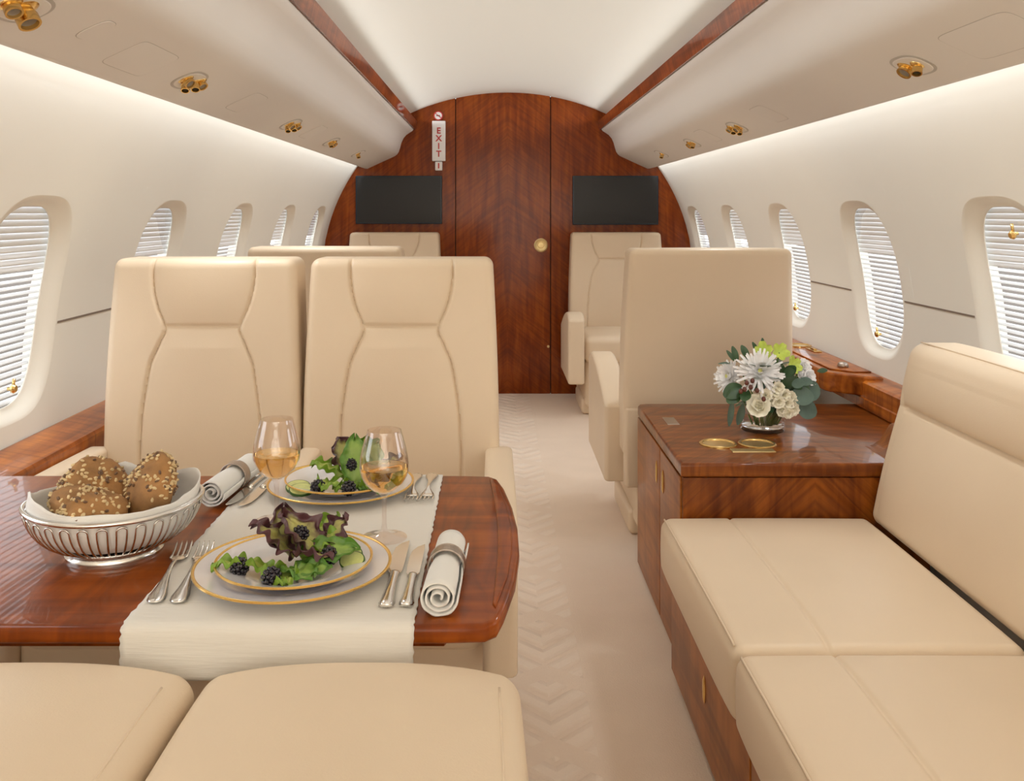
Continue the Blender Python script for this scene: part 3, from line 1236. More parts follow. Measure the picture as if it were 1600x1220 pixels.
# near pair: seats with the backs folded forward, at the bottom of the photo
def folded_seat(x0, x1, lab):
    cx = (x0 + x1) / 2
    e = empty('folded_chair', (cx, 0.62, 0), 0, lab, 'seat', 'folded seats in the foreground')
    w = (x1 - x0) / 2 - 0.0012
    ln, r = 0.66, 0.024

    def df(p):
        q = Vector(p)
        a = p.x / w
        t = max(0.0, (p.z - 0.54) / 0.07)
        yy = (p.y + 0.225) / ln                     # 0 near the hinge, 1 at the far, narrow end
        end = max(0.0, (yy - 0.70) / 0.30)
        q.z += t * (0.017 * (1 - abs(a) ** 2.4) - 0.007 * end ** 3)
        q.y -= 0.010 * end ** 2 * abs(a) ** 4
        if cx > -0.3 and p.x > 0:
            q.x *= 1.0 - 0.08 * max(0, yy - 0.3)
        return q
    rbox('backrest', (-w, -0.225, 0.475), (w, -0.225 + ln, 0.607), r, 'leather', e, (24, 20, 3), 6, df)
    pts = [df(Vector((w * 0.86, -0.17 + 0.55 * i / 24, 0.6066))) for i in range(25)]
    tube('piping', pts, 0.0016, 'leather', e, 6)
    rbox('seat_cushion', (-w + 0.004, -0.26, 0.30), (w - 0.004, 0.34, 0.474), 0.03, 'leather', e, (4, 4, 2), 4)
    rbox('seat_base', (-w + 0.03, -0.20, 0.0), (w - 0.03, 0.28, 0.31), 0.02, 'leather', e)
    return e


folded_seat(-0.700, -0.3305, 'beige leather seat folded down in the bottom left corner of the photo')
folded_seat(-0.3265, 0.040, 'beige leather seat folded down at the bottom centre beside the aisle')

# ------------------------------------------------------------------ dining table
TZ = 0.64


def table_outline(inset=0.0):
    pts = [(-0.945, 1.076 + inset), (-0.06 - inset * 1.6, 1.076 + inset)]
    ctrl = [(-0.010, 1.079), (0.004, 1.092), (0.012, 1.125), (0.028, 1.22), (0.036, 1.32), (0.036, 1.42), (0.030, 1.52), (0.018, 1.62), (0.006, 1.675), (-0.008, 1.692)]
    pts += [(x - inset, min(max(y, 1.076 + inset), 1.697 - inset)) for x, y in ctrl]
    pts += [(-0.06 - inset * 1.6, 1.697 - inset), (-0.945, 1.697 - inset)]
    if inset:
        pts = [(min(x, 0.0), y) if 1.2 < y < 1.6 else (min(x, -0.06), y) for x, y in pts]
        pts = [p for i, p in enumerate(pts) if i == 0 or (Vector(p) - Vector(pts[i - 1])).length > 0.004]
    return pts


def dining_table():
    e = empty('dining_table', (0, 0, 0), 0, 'glossy mahogany dining table laid for two', 'table')
    slab('table_top', table_outline(0.0), TZ - 0.022, TZ, 'wood_table', e, 0.008, 4)
    # raised moulding along the bowed aisle end
    slab('under_leaf', table_outline(0.05), TZ - 0.048, TZ - 0.0222, 'wood_table', e, 0.006, 2)
    outer = [(x - 0.010, y) for x, y in table_outline(0.0)[4:-3]]
    inner = []
    for k in range(13):
        t = k / 12
        y = outer[-1][1] - 0.01 + (outer[0][1] + 0.01 - outer[-1][1] + 0.01) * t
        inner.append((outer[-1][0] + (outer[0][0] - outer[-1][0]) * t - 0.004 + 0.010 * math.sin(PI * t), y))
    slab('end_moulding', outer + inner, TZ - 0.003, TZ + 0.0032, 'wood_table', e, 0.0028, 3)
    rbox('wall_bracket', (-0.940, 1.18, 0.30), (-0.90, 1.58, TZ - 0.05), 0.01, 'wood_table', e)
    return e


dining_table()

# runner
def runner():
    x0, x1 = -0.432, -0.093
    path = []
    y = 1.688
    while y > 1.095:
        path.append((y, TZ + 0.0016))
        y -= 0.01
    c = (1.088, TZ - 0.012)
    for k in range(7):
        a = PI / 2 * k / 6
        path.append((c[0] - 0.0155 * math.sin(a), c[1] + 0.0136 * math.cos(a)))
    for k in range(1, 10):
        path.append((1.0725 - 0.0003 * k, TZ - 0.012 - 0.0050 * k))
    nx = 48
    v, f = [], []
    for lay in (0, 1):
        for i, (yy, zz) in enumerate(path):
            tng = Vector((path[min(i + 1, len(path) - 1)][0] - path[max(i - 1, 0)][0], path[min(i + 1, len(path) - 1)][1] - path[max(i - 1, 0)][1])).normalized()
            nrm = Vector((tng.y, -tng.x)) * (-1)
            if nrm.y < 0 and i < 50:
                nrm = -nrm
            for j in range(nx + 1):
                t = j / nx
                jag = 0.0009 * math.sin(i * 2.4 + 3 * noise.noise((i * 0.3, 1, 1))) + 0.0022 * noise.noise((i * 0.7, t * 9, 3))
                x = x0 + (x1 - x0) * t + jag * ((1 - t) ** 8 * -1 + t ** 8)
                wob = 0.0008 * noise.noise((x * 14, yy * 16, 1.0)) + 0.0006
                hang = max(0, (TZ - 0.012 - zz)) * 0.10
                yo = -hang * (0.5 + 0.5 * math.sin(x * 34 + 1)) if zz < TZ - 0.012 else 0
                off = 0.0012 if lay else 0.0
                if zz > TZ - 0.011:
                    v.append((x, yy - (0 if zz > TZ else off * 0.7), zz + off + (wob if lay else -0.0004)))
                else:
                    v.append((x, yy + yo - off, zz))
    k = nx + 1
    m_ = len(path)
    for lay in (0, 1):
        for i in range(m_ - 1):
            for j in range(nx):
                a = lay * m_ * k + i * k + j
                f.append([a, a + 1, a + k + 1, a + k])
    for i in range(m_ - 1):
        for j in (0, nx):
            a = i * k + j
            f.append([a, a + k, m_ * k + a + k, m_ * k + a])
    for j in range(nx):
        for i in (0, m_ - 1):
            a = i * k + j
            f.append([a, a + 1, m_ * k + a + 1, m_ * k + a])
    o = mesh_obj('table_runner', v, f, 'linen')
    tag(o, 'white ribbed linen runner laid across the dining table', 'table runner')


runner()
RZ = TZ + 0.0036   # top of the runner


def plate(name, x, y, z, r, label, foot):
    e = empty(name, (x, y, z), 0, label, 'plate')
    pr = [(0, 0.0035), (foot * 0.9, 0.0035), (foot, 0.005), (foot * 1.12, 0.0095), (r * 0.80, 0.0125), (r * 0.93, 0.0150), (r, 0.0168), (r, 0.0152), (r * 0.8, 0.0105), (foot * 1.1, 0.0065), (foot, 0.0), (foot - 0.004, 0.0), (foot - 0.006, 0.002), (0, 0.002)]
    lathe('dish', pr, 'porcelain', e, 72)
    lathe('gold_rim', [(r * 0.972, 0.0162), (r * 0.975, 0.0168), (r * 0.995, 0.0178), (r + 0.0006, 0.0172), (r + 0.0006, 0.0150), (r - 0.002, 0.0146)], 'gilt', e, 72, closed=True)
    return e


FPX, FPY = -0.264, 1.221
BPX, BPY = -0.262, 1.590
plate('dinner_plate', FPX, FPY, RZ, 0.128, 'large gold-rimmed dinner plate at the near place setting', 0.078)
plate('salad_plate', FPX + 0.002, FPY - 0.003, RZ + 0.0075, 0.1015, 'smaller gold-rimmed plate stacked on the near dinner plate', 0.062)
plate('dinner_plate', BPX, BPY, RZ, 0.124, 'large gold-rimmed dinner plate at the far place setting', 0.076)
plate('salad_plate', BPX + 0.003, BPY + 0.002, RZ + 0.0075, 0.098, 'smaller gold-rimmed plate stacked on the far dinner plate', 0.06)
SZ = RZ + 0.0075 + 0.0035    # eating surface of the salad plates


# salads
def lettuce(x, y, z, length, width, az, pitch, roll, mat, label, grp, seed, ruffle=0.006, curl=0.5, jag=0.25):
    rnd = random.Random(seed)
    nl, nw_ = 52, 30
    ph = rnd.random() * 6
    v, f, at = [], [], []
    for i in range(nl + 1):
        t = i / nl
        w = width / 2 * (0.16 * (1 - t) + 0.86 * max(0.0, math.sin(PI * min(1, t ** 0.85 * 0.965 + 0.03))) ** 0.62)
        for j in range(nw_ + 1):
            s = -1 + 2 * j / nw_
            e2 = abs(s) ** 2
            tipw = max(0, (t - 0.7) / 0.3)
            rim = max(e2, tipw ** 2)
            ww = w * (1 + jag * rim * (0.5 * math.sin(t * 17 + ph + (2 if s > 0 else 0)) + 1.1 * noise.noise((t * 9, ph + (5 if s > 0 else 0), seed * 0.37))))
            px = s * ww
            py = t * length * (1 + 0.05 * tipw * math.sin(s * 5 + ph))
            pz = ruffle * rim * (math.sin(t * 24 + ph * 2 + s) + math.sin(s * 12 + t * 8 + ph)) + 0.004 * noise.noise((px * 60, py * 60, seed))
            pz += curl * length * 0.5 * (t - t * t * 1.0) + 0.25 * width * s * s * (0.6 - t * 0.4)
            v.append(Vector((px, py, pz)))
            at.append(rim)
    k = nw_ + 1
    for i in range(nl):
        for j in range(nw_):
            a = i * k + j
            f.append([a, a + 1, a + k + 1, a + k])
    Mt = Matrix.Translation((x, y, z)) @ Matrix.Rotation(az, 4, 'Z') @ Matrix.Rotation(pitch, 4, 'X') @ Matrix.Rotation(roll, 4, 'Y')
    v = [Mt @ p for p in v]
    lowest = min(p.z for p in v)
    if lowest < SZ + 0.0006:
        v = [p + Vector((0, 0, SZ + 0.0006 - lowest)) if False else Vector((p.x, p.y, max(p.z, SZ + 0.0006))) for p in v]
    o = mesh_obj('lettuce_leaf', v, f, mat, attr=at)
    c = sum(v, Vector()) / len(v)
    return o, c, label, grp


def salad(cx, cy, place, items):
    made = []
    for i, (dx, dy, dz, ln, wd, az, pt, rl, kind) in enumerate(items):
        mat = {'g': 'lettuce_green', 'd': 'lettuce_dark', 'r': 'lettuce_red'}[kind]
        look = {'g': 'frilly light green', 'd': 'darker green', 'r': 'purple-edged'}[kind]
        made.append((kind,) + lettuce(cx + dx, cy + dy, SZ + dz, ln, wd, math.radians(az), math.radians(pt), math.radians(rl), mat, look, f'{look} leaves on the {place} plate', 100 * len(place) + i, ruffle=0.005 if kind != 'd' else 0.0025, jag=0.28 if kind != 'd' else 0.10))
    order = ('leftmost', 'second from left', 'third from left', 'fourth from left', 'fifth from left', 'sixth from left')
    for kind in 'gdr':
        row = sorted((m for m in made if m[0] == kind), key=lambda m: m[2].x)
        for k, (kd, o, c, look, grp) in enumerate(row):
            pos = order[k] if k < len(row) - 1 or len(row) == 1 else 'rightmost'
            tag(o, f'{look} lettuce leaf on the {place} plate, {pos} of its kind', 'lettuce leaf', grp)


salad(FPX, FPY, 'near', [
    (-0.010, -0.040, 0.003, 0.055, 0.045, 200, 8, 0, 'g'), (-0.02, -0.03, 0.004, 0.075, 0.04, 95, 10, 10, 'g'), (0.00, -0.02, 0.006, 0.07, 0.05, 215, 5, 0, 'd'),
    (0.005, -0.045, 0.004, 0.055, 0.042, 265, 12, 10, 'd'), (0.012, -0.005, 0.012, 0.075, 0.05, 270, 10, 25, 'd'), (0.01, 0.00, 0.010, 0.06, 0.046, 300, 20, 0, 'g'),
    (0.0, -0.01, 0.012, 0.07, 0.07, 85, 42, 10, 'r'), (0.035, 0.005, 0.014, 0.075, 0.06, 75, 40, -10, 'r'), (-0.012, 0.015, 0.016, 0.06, 0.055, 20, 55, 0, 'r'),
    (0.005, -0.010, 0.018, 0.055, 0.055, 250, 5, -12, 'r'), (0.015, 0.03, 0.006, 0.07, 0.04, 330, 28, 0, 'g'), (0.035, 0.02, 0.012, 0.055, 0.05, 310, 45, 0, 'r'),
    (0.0, -0.02, 0.004, 0.06, 0.035, 180, 3, 0, 'g')])
salad(BPX + 0.01, BPY, 'far', [
    (-0.01, -0.02, 0.004, 0.06, 0.05, 160, 14, 0, 'g'), (0.00, -0.01, 0.008, 0.065, 0.06, 95, 30, 0, 'g'), (0.02, -0.03, 0.012, 0.080, 0.055, 10, 62, 0, 'd'),
    (0.03, -0.02, 0.01, 0.075, 0.055, 330, 55, 10, 'd'), (0.03, 0.00, 0.012, 0.07, 0.06, 0, 60, 0, 'g'), (0.05, -0.01, 0.008, 0.06, 0.05, 290, 40, 0, 'r'),
    (0.0, 0.02, 0.014, 0.065, 0.06, 40, 55, 0, 'r'), (0.03, -0.04, 0.003, 0.06, 0.045, 230, 6, 0, 'd'), (0.0, -0.03, 0.003, 0.05, 0.045, 200, 6, 0, 'g'), (0.02, -0.04, 0.004, 0.05, 0.04, 280, 6, 0, 'g')])

berry_me = None


def blackberry(x, y, z, label, s=1.0):
    global berry_me
    if berry_me is None:
        bm = bmesh.new()
        n = 46
        for i in range(n):
            zz = 1 - 2 * (i + 0.5) / n
            rr = math.sqrt(1 - zz * zz)
            a = i * 2.39996
            p = Vector((rr * math.cos(a) * 0.0092, rr * math.sin(a) * 0.0092, zz * 0.0100))
            bmesh.ops.create_icosphere(bm, subdivisions=1, radius=0.0027, matrix=Matrix.Translation(p))
        bmesh.ops.create_icosphere(bm, subdivisions=2, radius=0.0092)
        me = bpy.data.meshes.new('blackberry')
        bm.to_mesh(me)
        bm.free()
        for p in me.polygons:
            p.use_smooth = True
        me.materials.append(MATS['berry'])
        berry_me = me
    o = link(bpy.data.objects.new('blackberry', berry_me))
    o.location = (x, y, z + 0.0127 * s)
    o.scale = (s, s, s)
    o.rotation_euler = (random.random() * 3, random.random() * 3, 0)
    return tag(o, label, 'blackberry', 'blackberries on the salads')


blackberry(FPX - 0.060, FPY - 0.040, SZ, 'blackberry at the left end of the near salad', 1.12)
blackberry(FPX - 0.011, FPY - 0.074, SZ, 'blackberry at the front of the near salad', 1.15)
blackberry(FPX + 0.049, FPY - 0.012, SZ + 0.004, 'blackberry beside the cucumber slices of the near salad', 1.1)
blackberry(FPX + 0.008, FPY + 0.006, SZ + 0.028, 'blackberry on top of the near salad')
blackberry(BPX - 0.028, BPY - 0.062, SZ, 'blackberry next to the cucumber of the far salad', 1.1)
blackberry(BPX + 0.024, BPY - 0.070, SZ, 'blackberry at the front of the far salad', 1.1)
blackberry(BPX + 0.020, BPY - 0.020, SZ + 0.026, 'blackberry tucked high in the far salad')


def cucumber(x, y, z, az, tilt, label, r=0.0165):
    e = empty('cucumber_slice', (x, y, z), 0, label, 'cucumber slice', 'cucumber slices on the salads')
    M = Matrix.Rotation(math.radians(az), 4, 'Z') @ Matrix.Rotation(math.radians(tilt), 4, 'X')
    lathe('flesh', [(0, 0.0), (r - 0.001, 0.0), (r - 0.001, 0.0042), (0, 0.0046)], 'cucumber_flesh', e, 28, M=M, sx=1.25)
    lathe('peel', [(r - 0.0012, -0.0002), (r, 0.0004), (r, 0.0038), (r - 0.0012, 0.0044)], 'cucumber_peel', e, 28, M=M, sx=1.25, closed=True)
    return e


cucumber(FPX + 0.066, FPY + 0.020, SZ + 0.014, -8, 30, 'rearmost cucumber slice of the near salad', 0.0145)
cucumber(FPX + 0.074, FPY + 0.007, SZ + 0.011, -16, 30, 'middle cucumber slice of the near salad', 0.0140)
cucumber(FPX + 0.079, FPY - 0.006, SZ + 0.008, -24, 30, 'front cucumber slice of the near salad', 0.0145)
cucumber(BPX - 0.064, BPY - 0.046, SZ + 0.007, 12, 24, 'upper cucumber slice at the left of the far salad')
cucumber(BPX - 0.056, BPY - 0.058, SZ + 0.006, 16, 20, 'lower cucumber slice at the left of the far salad')


# wine glasses
def wineglass(x, y, label):
    e = empty('wine_glass', (x, y, RZ), 0, label, 'wine glass', 'white wine glasses')
    outer = [(0.0335, 0.0005), (0.0335, 0.0012), (0.024, 0.0030), (0.010, 0.0055), (0.0042, 0.011), (0.0034, 0.022), (0.0034, 0.050), (0.0042, 0.060), (0.0085, 0.066)]
    stem = [(0, 0.0)] + outer + [(0.004, 0.0665), (0, 0.067)]
    lathe('foot_and_stem', stem, 'wine_glass', e, 44)
    bowl = smooth_table([(0.066, 0.0085), (0.071, 0.0180), (0.080, 0.0275), (0.092, 0.0340), (0.104, 0.0362), (0.116, 0.0355), (0.130, 0.0328), (0.145, 0.0288), (0.158, 0.0252)])
    prof = [(0, 0.0655)] + [(r, z) for z, r in bowl]
    inn = [(r - 0.0009, z) for z, r in bowl[::-1] if z > 0.0672] + [(0, 0.0675)]
    lathe('bowl', prof + inn, 'wine_glass', e, 56)
    wl = 0.1045
    wp = [(0, 0.0679)] + [(r - 0.0013, z) for z, r in bowl if 0.068 < z < wl] + [(0.0346, wl), (0, wl)]
    lathe('white_wine', wp, 'wine', e, 48)
    return e


wineglass(-0.161, 1.360, 'right-hand glass of white wine, between the two plates')
wineglass(-0.336, 1.434, 'left-hand glass of white wine, behind the near salad')


# cutlery (local: handle end at origin, tip along +y)
def strip_mesh(sections, thick):
    """sections of (y, halfwidth, z) -> closed strip"""
    v, f = [], []
    for (y, w, z) in sections:
        for (sx_, k) in ((-1, 0), (-0.6, 1), (0, 1.25), (0.6, 1), (1, 0), (0.6, -0.4), (-0.6, -0.4)):
            v.append(Vector((sx_ * w, y, z + k * thick / 2)))
    n = 7
    for i in range(len(sections) - 1):
        for k in range(n):
            k2 = (k + 1) % n
            f.append([i * n + k, i * n + k2, (i + 1) * n + k2, (i + 1) * n + k])
    f.append(list(range(n))[::-1])
    f.append([(len(sections) - 1) * n + k for k in range(n)])
    return v, f


def place(e, rz, pitch=0.0):
    e.rotation_euler = (pitch, 0, rz)


def fork(x, y, rz, label, L_=0.195, z=None, flip=False):
    e = empty('fork', (x, y, (z or RZ) + 0.0015), rz, label, 'fork', 'silver forks')
    k = L_ / 0.195
    hs_ = [(0, 0.004, 0.001), (0.002, 0.0085, 0.001), (0.008, 0.0110, 0.0012), (0.020, 0.0112, 0.0018), (0.045, 0.0075, 0.003), (0.075, 0.0040, 0.006), (0.105, 0.0030, 0.008), (0.122, 0.0034, 0.007), (0.132, 0.0070, 0.004), (0.139, 0.0105, 0.002), (0.147, 0.0120, 0.001), (0.152, 0.0120, 0.001)]
    v, f = strip_mesh([(a * k, b_, c) for a, b_, c in hs_], 0.0028)
    mesh_obj('handle', v, f, 'silver', e)
    for i in range(4):
        cx = -0.0102 + i * 0.0068
        sec_ = [(0.148, 0.0021, 0.001), (0.158, 0.0020, 0.0006), (0.176, 0.0017, 0.002), (0.190, 0.0012, 0.0055), (0.195, 0.0005, 0.007)]
        v, f = strip_mesh([(a * k, b_, c) for a, b_, c in sec_], 0.0022)
        v = [p + Vector((cx, 0, 0)) for p in v]
        mesh_obj('tine', v, f, 'silver', e)
    return e


def knife(x, y, rz, label, L_=0.215, z=None):
    e = empty('table_knife', (x, y, (z or RZ) + 0.0035), rz, label, 'knife', 'silver knives')
    k = L_ / 0.215
    v, f = strip_mesh([(0, 0.005, 0), (0.003, 0.009, 0), (0.010, 0.0098, 0), (0.022, 0.0085, 0), (0.055, 0.0068, 0), (0.088, 0.0062, 0), (0.096, 0.0075, 0), (0.100, 0.0072, 0)], 0.0075)
    mesh_obj('handle', [p * k for p in v], f, 'silver', e)
    v, f = [], []
    prof = [(0.099, -0.0055, 0.0065), (0.106, -0.0095, 0.0085), (0.130, -0.0105, 0.0090), (0.165, -0.0105, 0.0090), (0.190, -0.0085, 0.0090), (0.207, -0.002, 0.0086), (0.215, 0.006, 0.0080)]
    for (yy, a, b_) in prof:
        v += [Vector((a, yy, 0.0002)), Vector((b_, yy, 0.0011)), Vector((b_, yy, -0.0011)), Vector((a, yy, -0.0002))]
    for i in range(len(prof) - 1):
        for q in range(4):
            q2 = (q + 1) % 4
            f.append([i * 4 + q, i * 4 + q2, i * 4 + 4 + q2, i * 4 + 4 + q])
    f += [[3, 2, 1, 0], [len(v) - 4 + q for q in range(4)]]
    mesh_obj('blade', [p * k for p in v], f, 'silver', e, smooth=False)
    return e


fork(-0.413, 1.128, math.radians(8), 'outer fork left of the near plate')
fork(-0.385, 1.128, math.radians(7), 'inner fork left of the near plate')
knife(-0.1300, 1.114, math.radians(0), 'longer knife right of the near plate', 0.222)
knife(-0.1060, 1.116, math.radians(0), 'shorter knife right of the near plate', 0.205)
fork(-0.140, 1.684, math.radians(181), 'fork beside the far plate, nearer the plate', 0.17)
fork(-0.112, 1.684, math.radians(180), 'fork beside the far plate, nearer the aisle', 0.17)
knife(-0.392, 1.688, math.radians(176), 'knife beside the far plate, nearer the plate', 0.195)
knife(-0.415, 1.685, math.radians(176), 'knife beside the far plate, nearer the rolled napkin', 0.185)


# rolled napkins with rings
def rolled_napkin(p0, p1, r, label, ring_label):
    p0, p1 = Vector(p0), Vector(p1)
    d = p1 - p0
    L_ = d.length
    az = math.atan2(-d.x, d.y)
    e = empty('rolled_napkin', p0, az, label, 'napkin', 'rolled white napkins')
    # spiral sheet: cross-section in xz, length along y
    turns, n = 3.1, 110
    pts = []
    for i in range(n + 1):
        t = i / n
        a = -0.6 + turns * 2 * PI * t
        rr = r * (0.16 + 0.84 * t ** 0.75)
        pts.append((rr * math.cos(a), rr * math.sin(a) * 0.94 + r * 0.94))
    ny = 16
    v, f = [], []
    th = 0.0022
    for j in range(ny + 1):
        t = j / ny
        s = 1 - 0.10 * math.exp(-((t - 0.56) / 0.12) ** 2) + 0.05 * (1 - t) * 0.6
        for lay in (0, 1):
            for i, (x, z) in enumerate(pts):
                dx, dz = x, z - r * 0.94
                q = math.hypot(dx, dz)
                k = (q - lay * th) / q
                yy = t * L_ + 0.0025 * noise.noise((x * 90, z * 90, j * 0.0)) * (1 if j in (0, ny) else 0)
                v.append(Vector((dx * k * s, yy, max(0.0003, r * 0.94 + dz * k * s))))
    m_ = n + 1
    for j in range(ny):
        for lay in (0, 1):
            for i in range(n):
                a = j * 2 * m_ + lay * m_ + i
                f.append([a, a + 1, a + 2 * m_ + 1, a + 2 * m_])
    for i in range(n):
        for j in (0, ny):
            a = j * 2 * m_ + i
            f.append([a, a + 1, a + m_ + 1, a + m_])
    for j in range(ny):
        for i in (0, n):
            a = j * 2 * m_ + i
            f.append([a, a + m_, a + 3 * m_, a + 2 * m_])
    mesh_obj('rolled_cloth', v, f, 'napkin', e)
    g = empty('napkin_ring', p0, az, ring_label, 'napkin ring', 'metal napkin rings')
    rr = r * 0.965
    seg = 48
    prof = [(rr, -0.011), (rr + 0.0018, -0.011), (rr + 0.0024, -0.006), (rr + 0.0018, 0), (rr + 0.0024, 0.006), (rr + 0.0018, 0.011), (rr, 0.011)]
    Mr = Matrix.Translation((0, L_ * 0.57, r * 0.94)) @ Matrix.Rotation(-PI / 2, 4, 'X') @ Matrix.Scale(0.96, 4)
    lathe('band', prof, 'pewter', g, seg, M=Mr, closed=True)
    tube('ring_edge', [Mr @ Vector((rr * 1.07 * math.cos(2 * PI * k / 40), rr * 1.07 * math.sin(2 * PI * k / 40), -0.011)) for k in range(40)], 0.0011, 'pewter', g, 6, True)
    tube('ring_edge', [Mr @ Vector((rr * 1.07 * math.cos(2 * PI * k / 40), rr * 1.07 * math.sin(2 * PI * k / 40), 0.011)) for k in range(40)], 0.0011, 'pewter', g, 6, True)
    return e


rolled_napkin((-0.066, 1.100, TZ + 0.0005), (-0.058, 1.285, TZ + 0.0005), 0.0235, 'rolled white napkin near the aisle end of the table', 'metal napkin ring on the napkin near the aisle end')
rolled_napkin((-0.458, 1.500, TZ + 0.0036), (-0.440, 1.680, TZ + 0.0036), 0.0235, 'rolled white napkin behind the bread basket', 'metal napkin ring on the napkin behind the bread basket')


# bread basket
BX, BY = -0.536, 1.312
def basket():
    az = math.radians(20)
    e = empty('bread_basket', (BX, BY, TZ), az, 'oval silver wire bread basket on the table', 'basket')
    A, B, Hh = 0.118, 0.098, 0.070
    el = lambda t, a, b_, z: Vector((a * math.cos(t), b_ * math.sin(t), z + 0.006 * (abs(math.cos(t)) ** 3) * (z / Hh)))
    tube('rim', [el(2 * PI * i / 72, A, B, Hh) for i in range(72)], 0.0034, 'silver_wire', e, 10, True)
    tube('lower_ring', [el(2 * PI * i / 60, 0.066, 0.056, 0.013) for i in range(60)], 0.0020, 'silver_wire', e, 8, True)
    lathe('foot', [(0.052, 0.0), (0.058, 0.0), (0.0585, 0.004), (0.055, 0.008), (0.056, 0.013), (0.053, 0.013), (0.050, 0.004)], 'silver_wire', e, 60, sx=1.12, sy=0.95, closed=True)
    lathe('bottom', [(0.054, 0.0125), (0, 0.0125)], 'silver_wire', e, 48, sx=1.12, sy=0.95)

    def wall_pt(t, s):
        k = math.sin(s * PI / 2)
        a = 0.062 + (A - 0.062) * k ** 0.9
        b_ = 0.053 + (B - 0.053) * k ** 0.9
        z = 0.014 + (Hh - 0.014) * (1 - math.cos(s * PI / 2)) ** 0.8
        return el(t, a, b_, z)
    n = 30
    for i in range(n):
        t0 = 2 * PI * i / n
        dt = 2 * PI / n * 0.27
        path = [wall_pt(t0 - dt, 0.02 + 0.83 * q / 9) for q in range(10)]
        path += [wall_pt(t0 - dt * math.cos(PI * q / 6), 0.85 + 0.07 * math.sin(PI * q / 6)) for q in range(1, 6)]
        path += [wall_pt(t0 + dt, 0.85 - 0.83 * q / 9) for q in range(10)]
        tube('wire_loop', path, 0.0014, 'silver_wire', e, 5)
    # cloth lining
    c = empty('basket_cloth', (BX, BY, TZ), az, 'white cloth lining the bread basket', 'cloth')
    v, f = [], []
    na, ns_ = 72, 16
    for lay in (0, 1):
        for q in range(ns_ + 1):
            s = q / ns_
            for i in range(na):
                t = 2 * PI * i / na
                if s < 0.8:
                    p = wall_pt(t, s / 0.8 * 0.97)
                    k = 0.955 - 0.012 * lay
                    p = Vector((p.x * k, p.y * k, p.z + 0.003))
                else:
                    w = (s - 0.8) / 0.2
                    p = wall_pt(t, 0.97)
                    up = 0.010 + 0.016 * max(0, math.sin(t * 2 + 0.9)) ** 2 + 0.022 * math.exp(-((t - 1.5) / 0.25) ** 2)
                    k = 0.955 + 0.05 * w * math.sin(t * 5 + 1) * 0.6 - 0.012 * lay
                    p = Vector((p.x * k, p.y * k, p.z + 0.003 + up * w))
                p.z += 0.0015 * noise.noise((math.cos(t) * 4, math.sin(t) * 4, s * 5))
                p.x += 0.003 * noise.noise((math.cos(t) * 5, math.sin(t) * 5, s * 3 + 9)) * s
                v.append(p)
    m_ = (ns_ + 1) * na
    for lay in (0, 1):
        for q in range(ns_):
            for i in range(na):
                j = (i + 1) % na
                a = lay * m_
                f.append([a + q * na + i, a + q * na + j, a + (q + 1) * na + j, a + (q + 1) * na + i])
        f.append([lay * m_ + i for i in range(na)])
    for i in range(na):
        j = (i + 1) % na
        f.append([ns_ * na + i, ns_ * na + j, m_ + ns_ * na + j, m_ + ns_ * na + i])
    mesh_obj('lining', v, f, 'napkin', c)


basket()


def bread(loc, size, rot, label, seed):
    e = empty('seeded_roll', loc, 0, label, 'bread roll', 'seeded bread rolls')
    rnd = random.Random(seed)
    Mr = Matrix.Rotation(rot[2], 4, 'Z') @ Matrix.Rotation(rot[0], 4, 'X') @ Matrix.Rotation(rot[1], 4, 'Y')
    v, f = rgrid((2, 2, 2), 0.85, (8, 8, 8), 5)

    def shape(p):
        d = p.copy()
        tri_ = 1.0 - 0.30 * (d.y)          # tapering triangular roll
        q = Vector((d.x * tri_ * size[0], d.y * size[1], d.z * size[2] * (1 - 0.12 * abs(d.x))))
        n_ = noise.noise(q * 40 + Vector((seed, 0, 0))) * 0.004 + noise.noise(q * 120 + Vector((0, seed, 0))) * 0.002
        return q * (1 + n_ / max(0.02, q.length))
    vv = [Mr @ shape(p) for p in v]
    mesh_obj('crumb', vv, f, 'crust', e)
    bm, bm2 = bmesh.new(), bmesh.new()
    for i in range(330):
        fc = rnd.choice(f)
        p = sum((v[k] for k in fc), Vector()) / 4
        p = Mr @ (shape(p) * 1.01)
        if (p.z < -0.4 * size[2]):
            continue
        M = Matrix.Translation(p) @ Matrix.Rotation(rnd.random() * 6, 4, Vector((rnd.random() - .5, rnd.random() - .5, rnd.random() - .5)).normalized()) @ Matrix.Diagonal((0.0040, 0.0029, 0.0020, 1))
        bmesh.ops.create_icosphere(bm if rnd.random() < 0.75 else bm2, subdivisions=1, radius=1.0, matrix=M)
    for b_, mt in ((bm, 'seed'), (bm2, 'seed_dark')):
        me = bpy.data.meshes.new('seeds')
        b_.to_mesh(me)
        b_.free()
        me.materials.append(MATS[mt])
        so = link(bpy.data.objects.new('seeds', me), e)
        so['kind'] = 'stuff'
    return e


bread((-0.575, 1.345, TZ + 0.083), (0.050, 0.048, 0.026), (math.radians(35), math.radians(22), math.radians(20)), 'seeded bread roll at the back left of the basket', 3)
bread((-0.500, 1.345, TZ + 0.083), (0.050, 0.048, 0.026), (math.radians(50), math.radians(-14), math.radians(-25)), 'light seeded bread roll at the right of the basket', 8)
bread((-0.560, 1.275, TZ + 0.074), (0.048, 0.050, 0.025), (math.radians(14), math.radians(6), math.radians(75)), 'seeded bread roll lying at the front of the basket', 5)

# ------------------------------------------------------------------ cabinet on the right
CX0, CY0, CY1, CZ = 0.455, 2.255, 2.955, 0.512


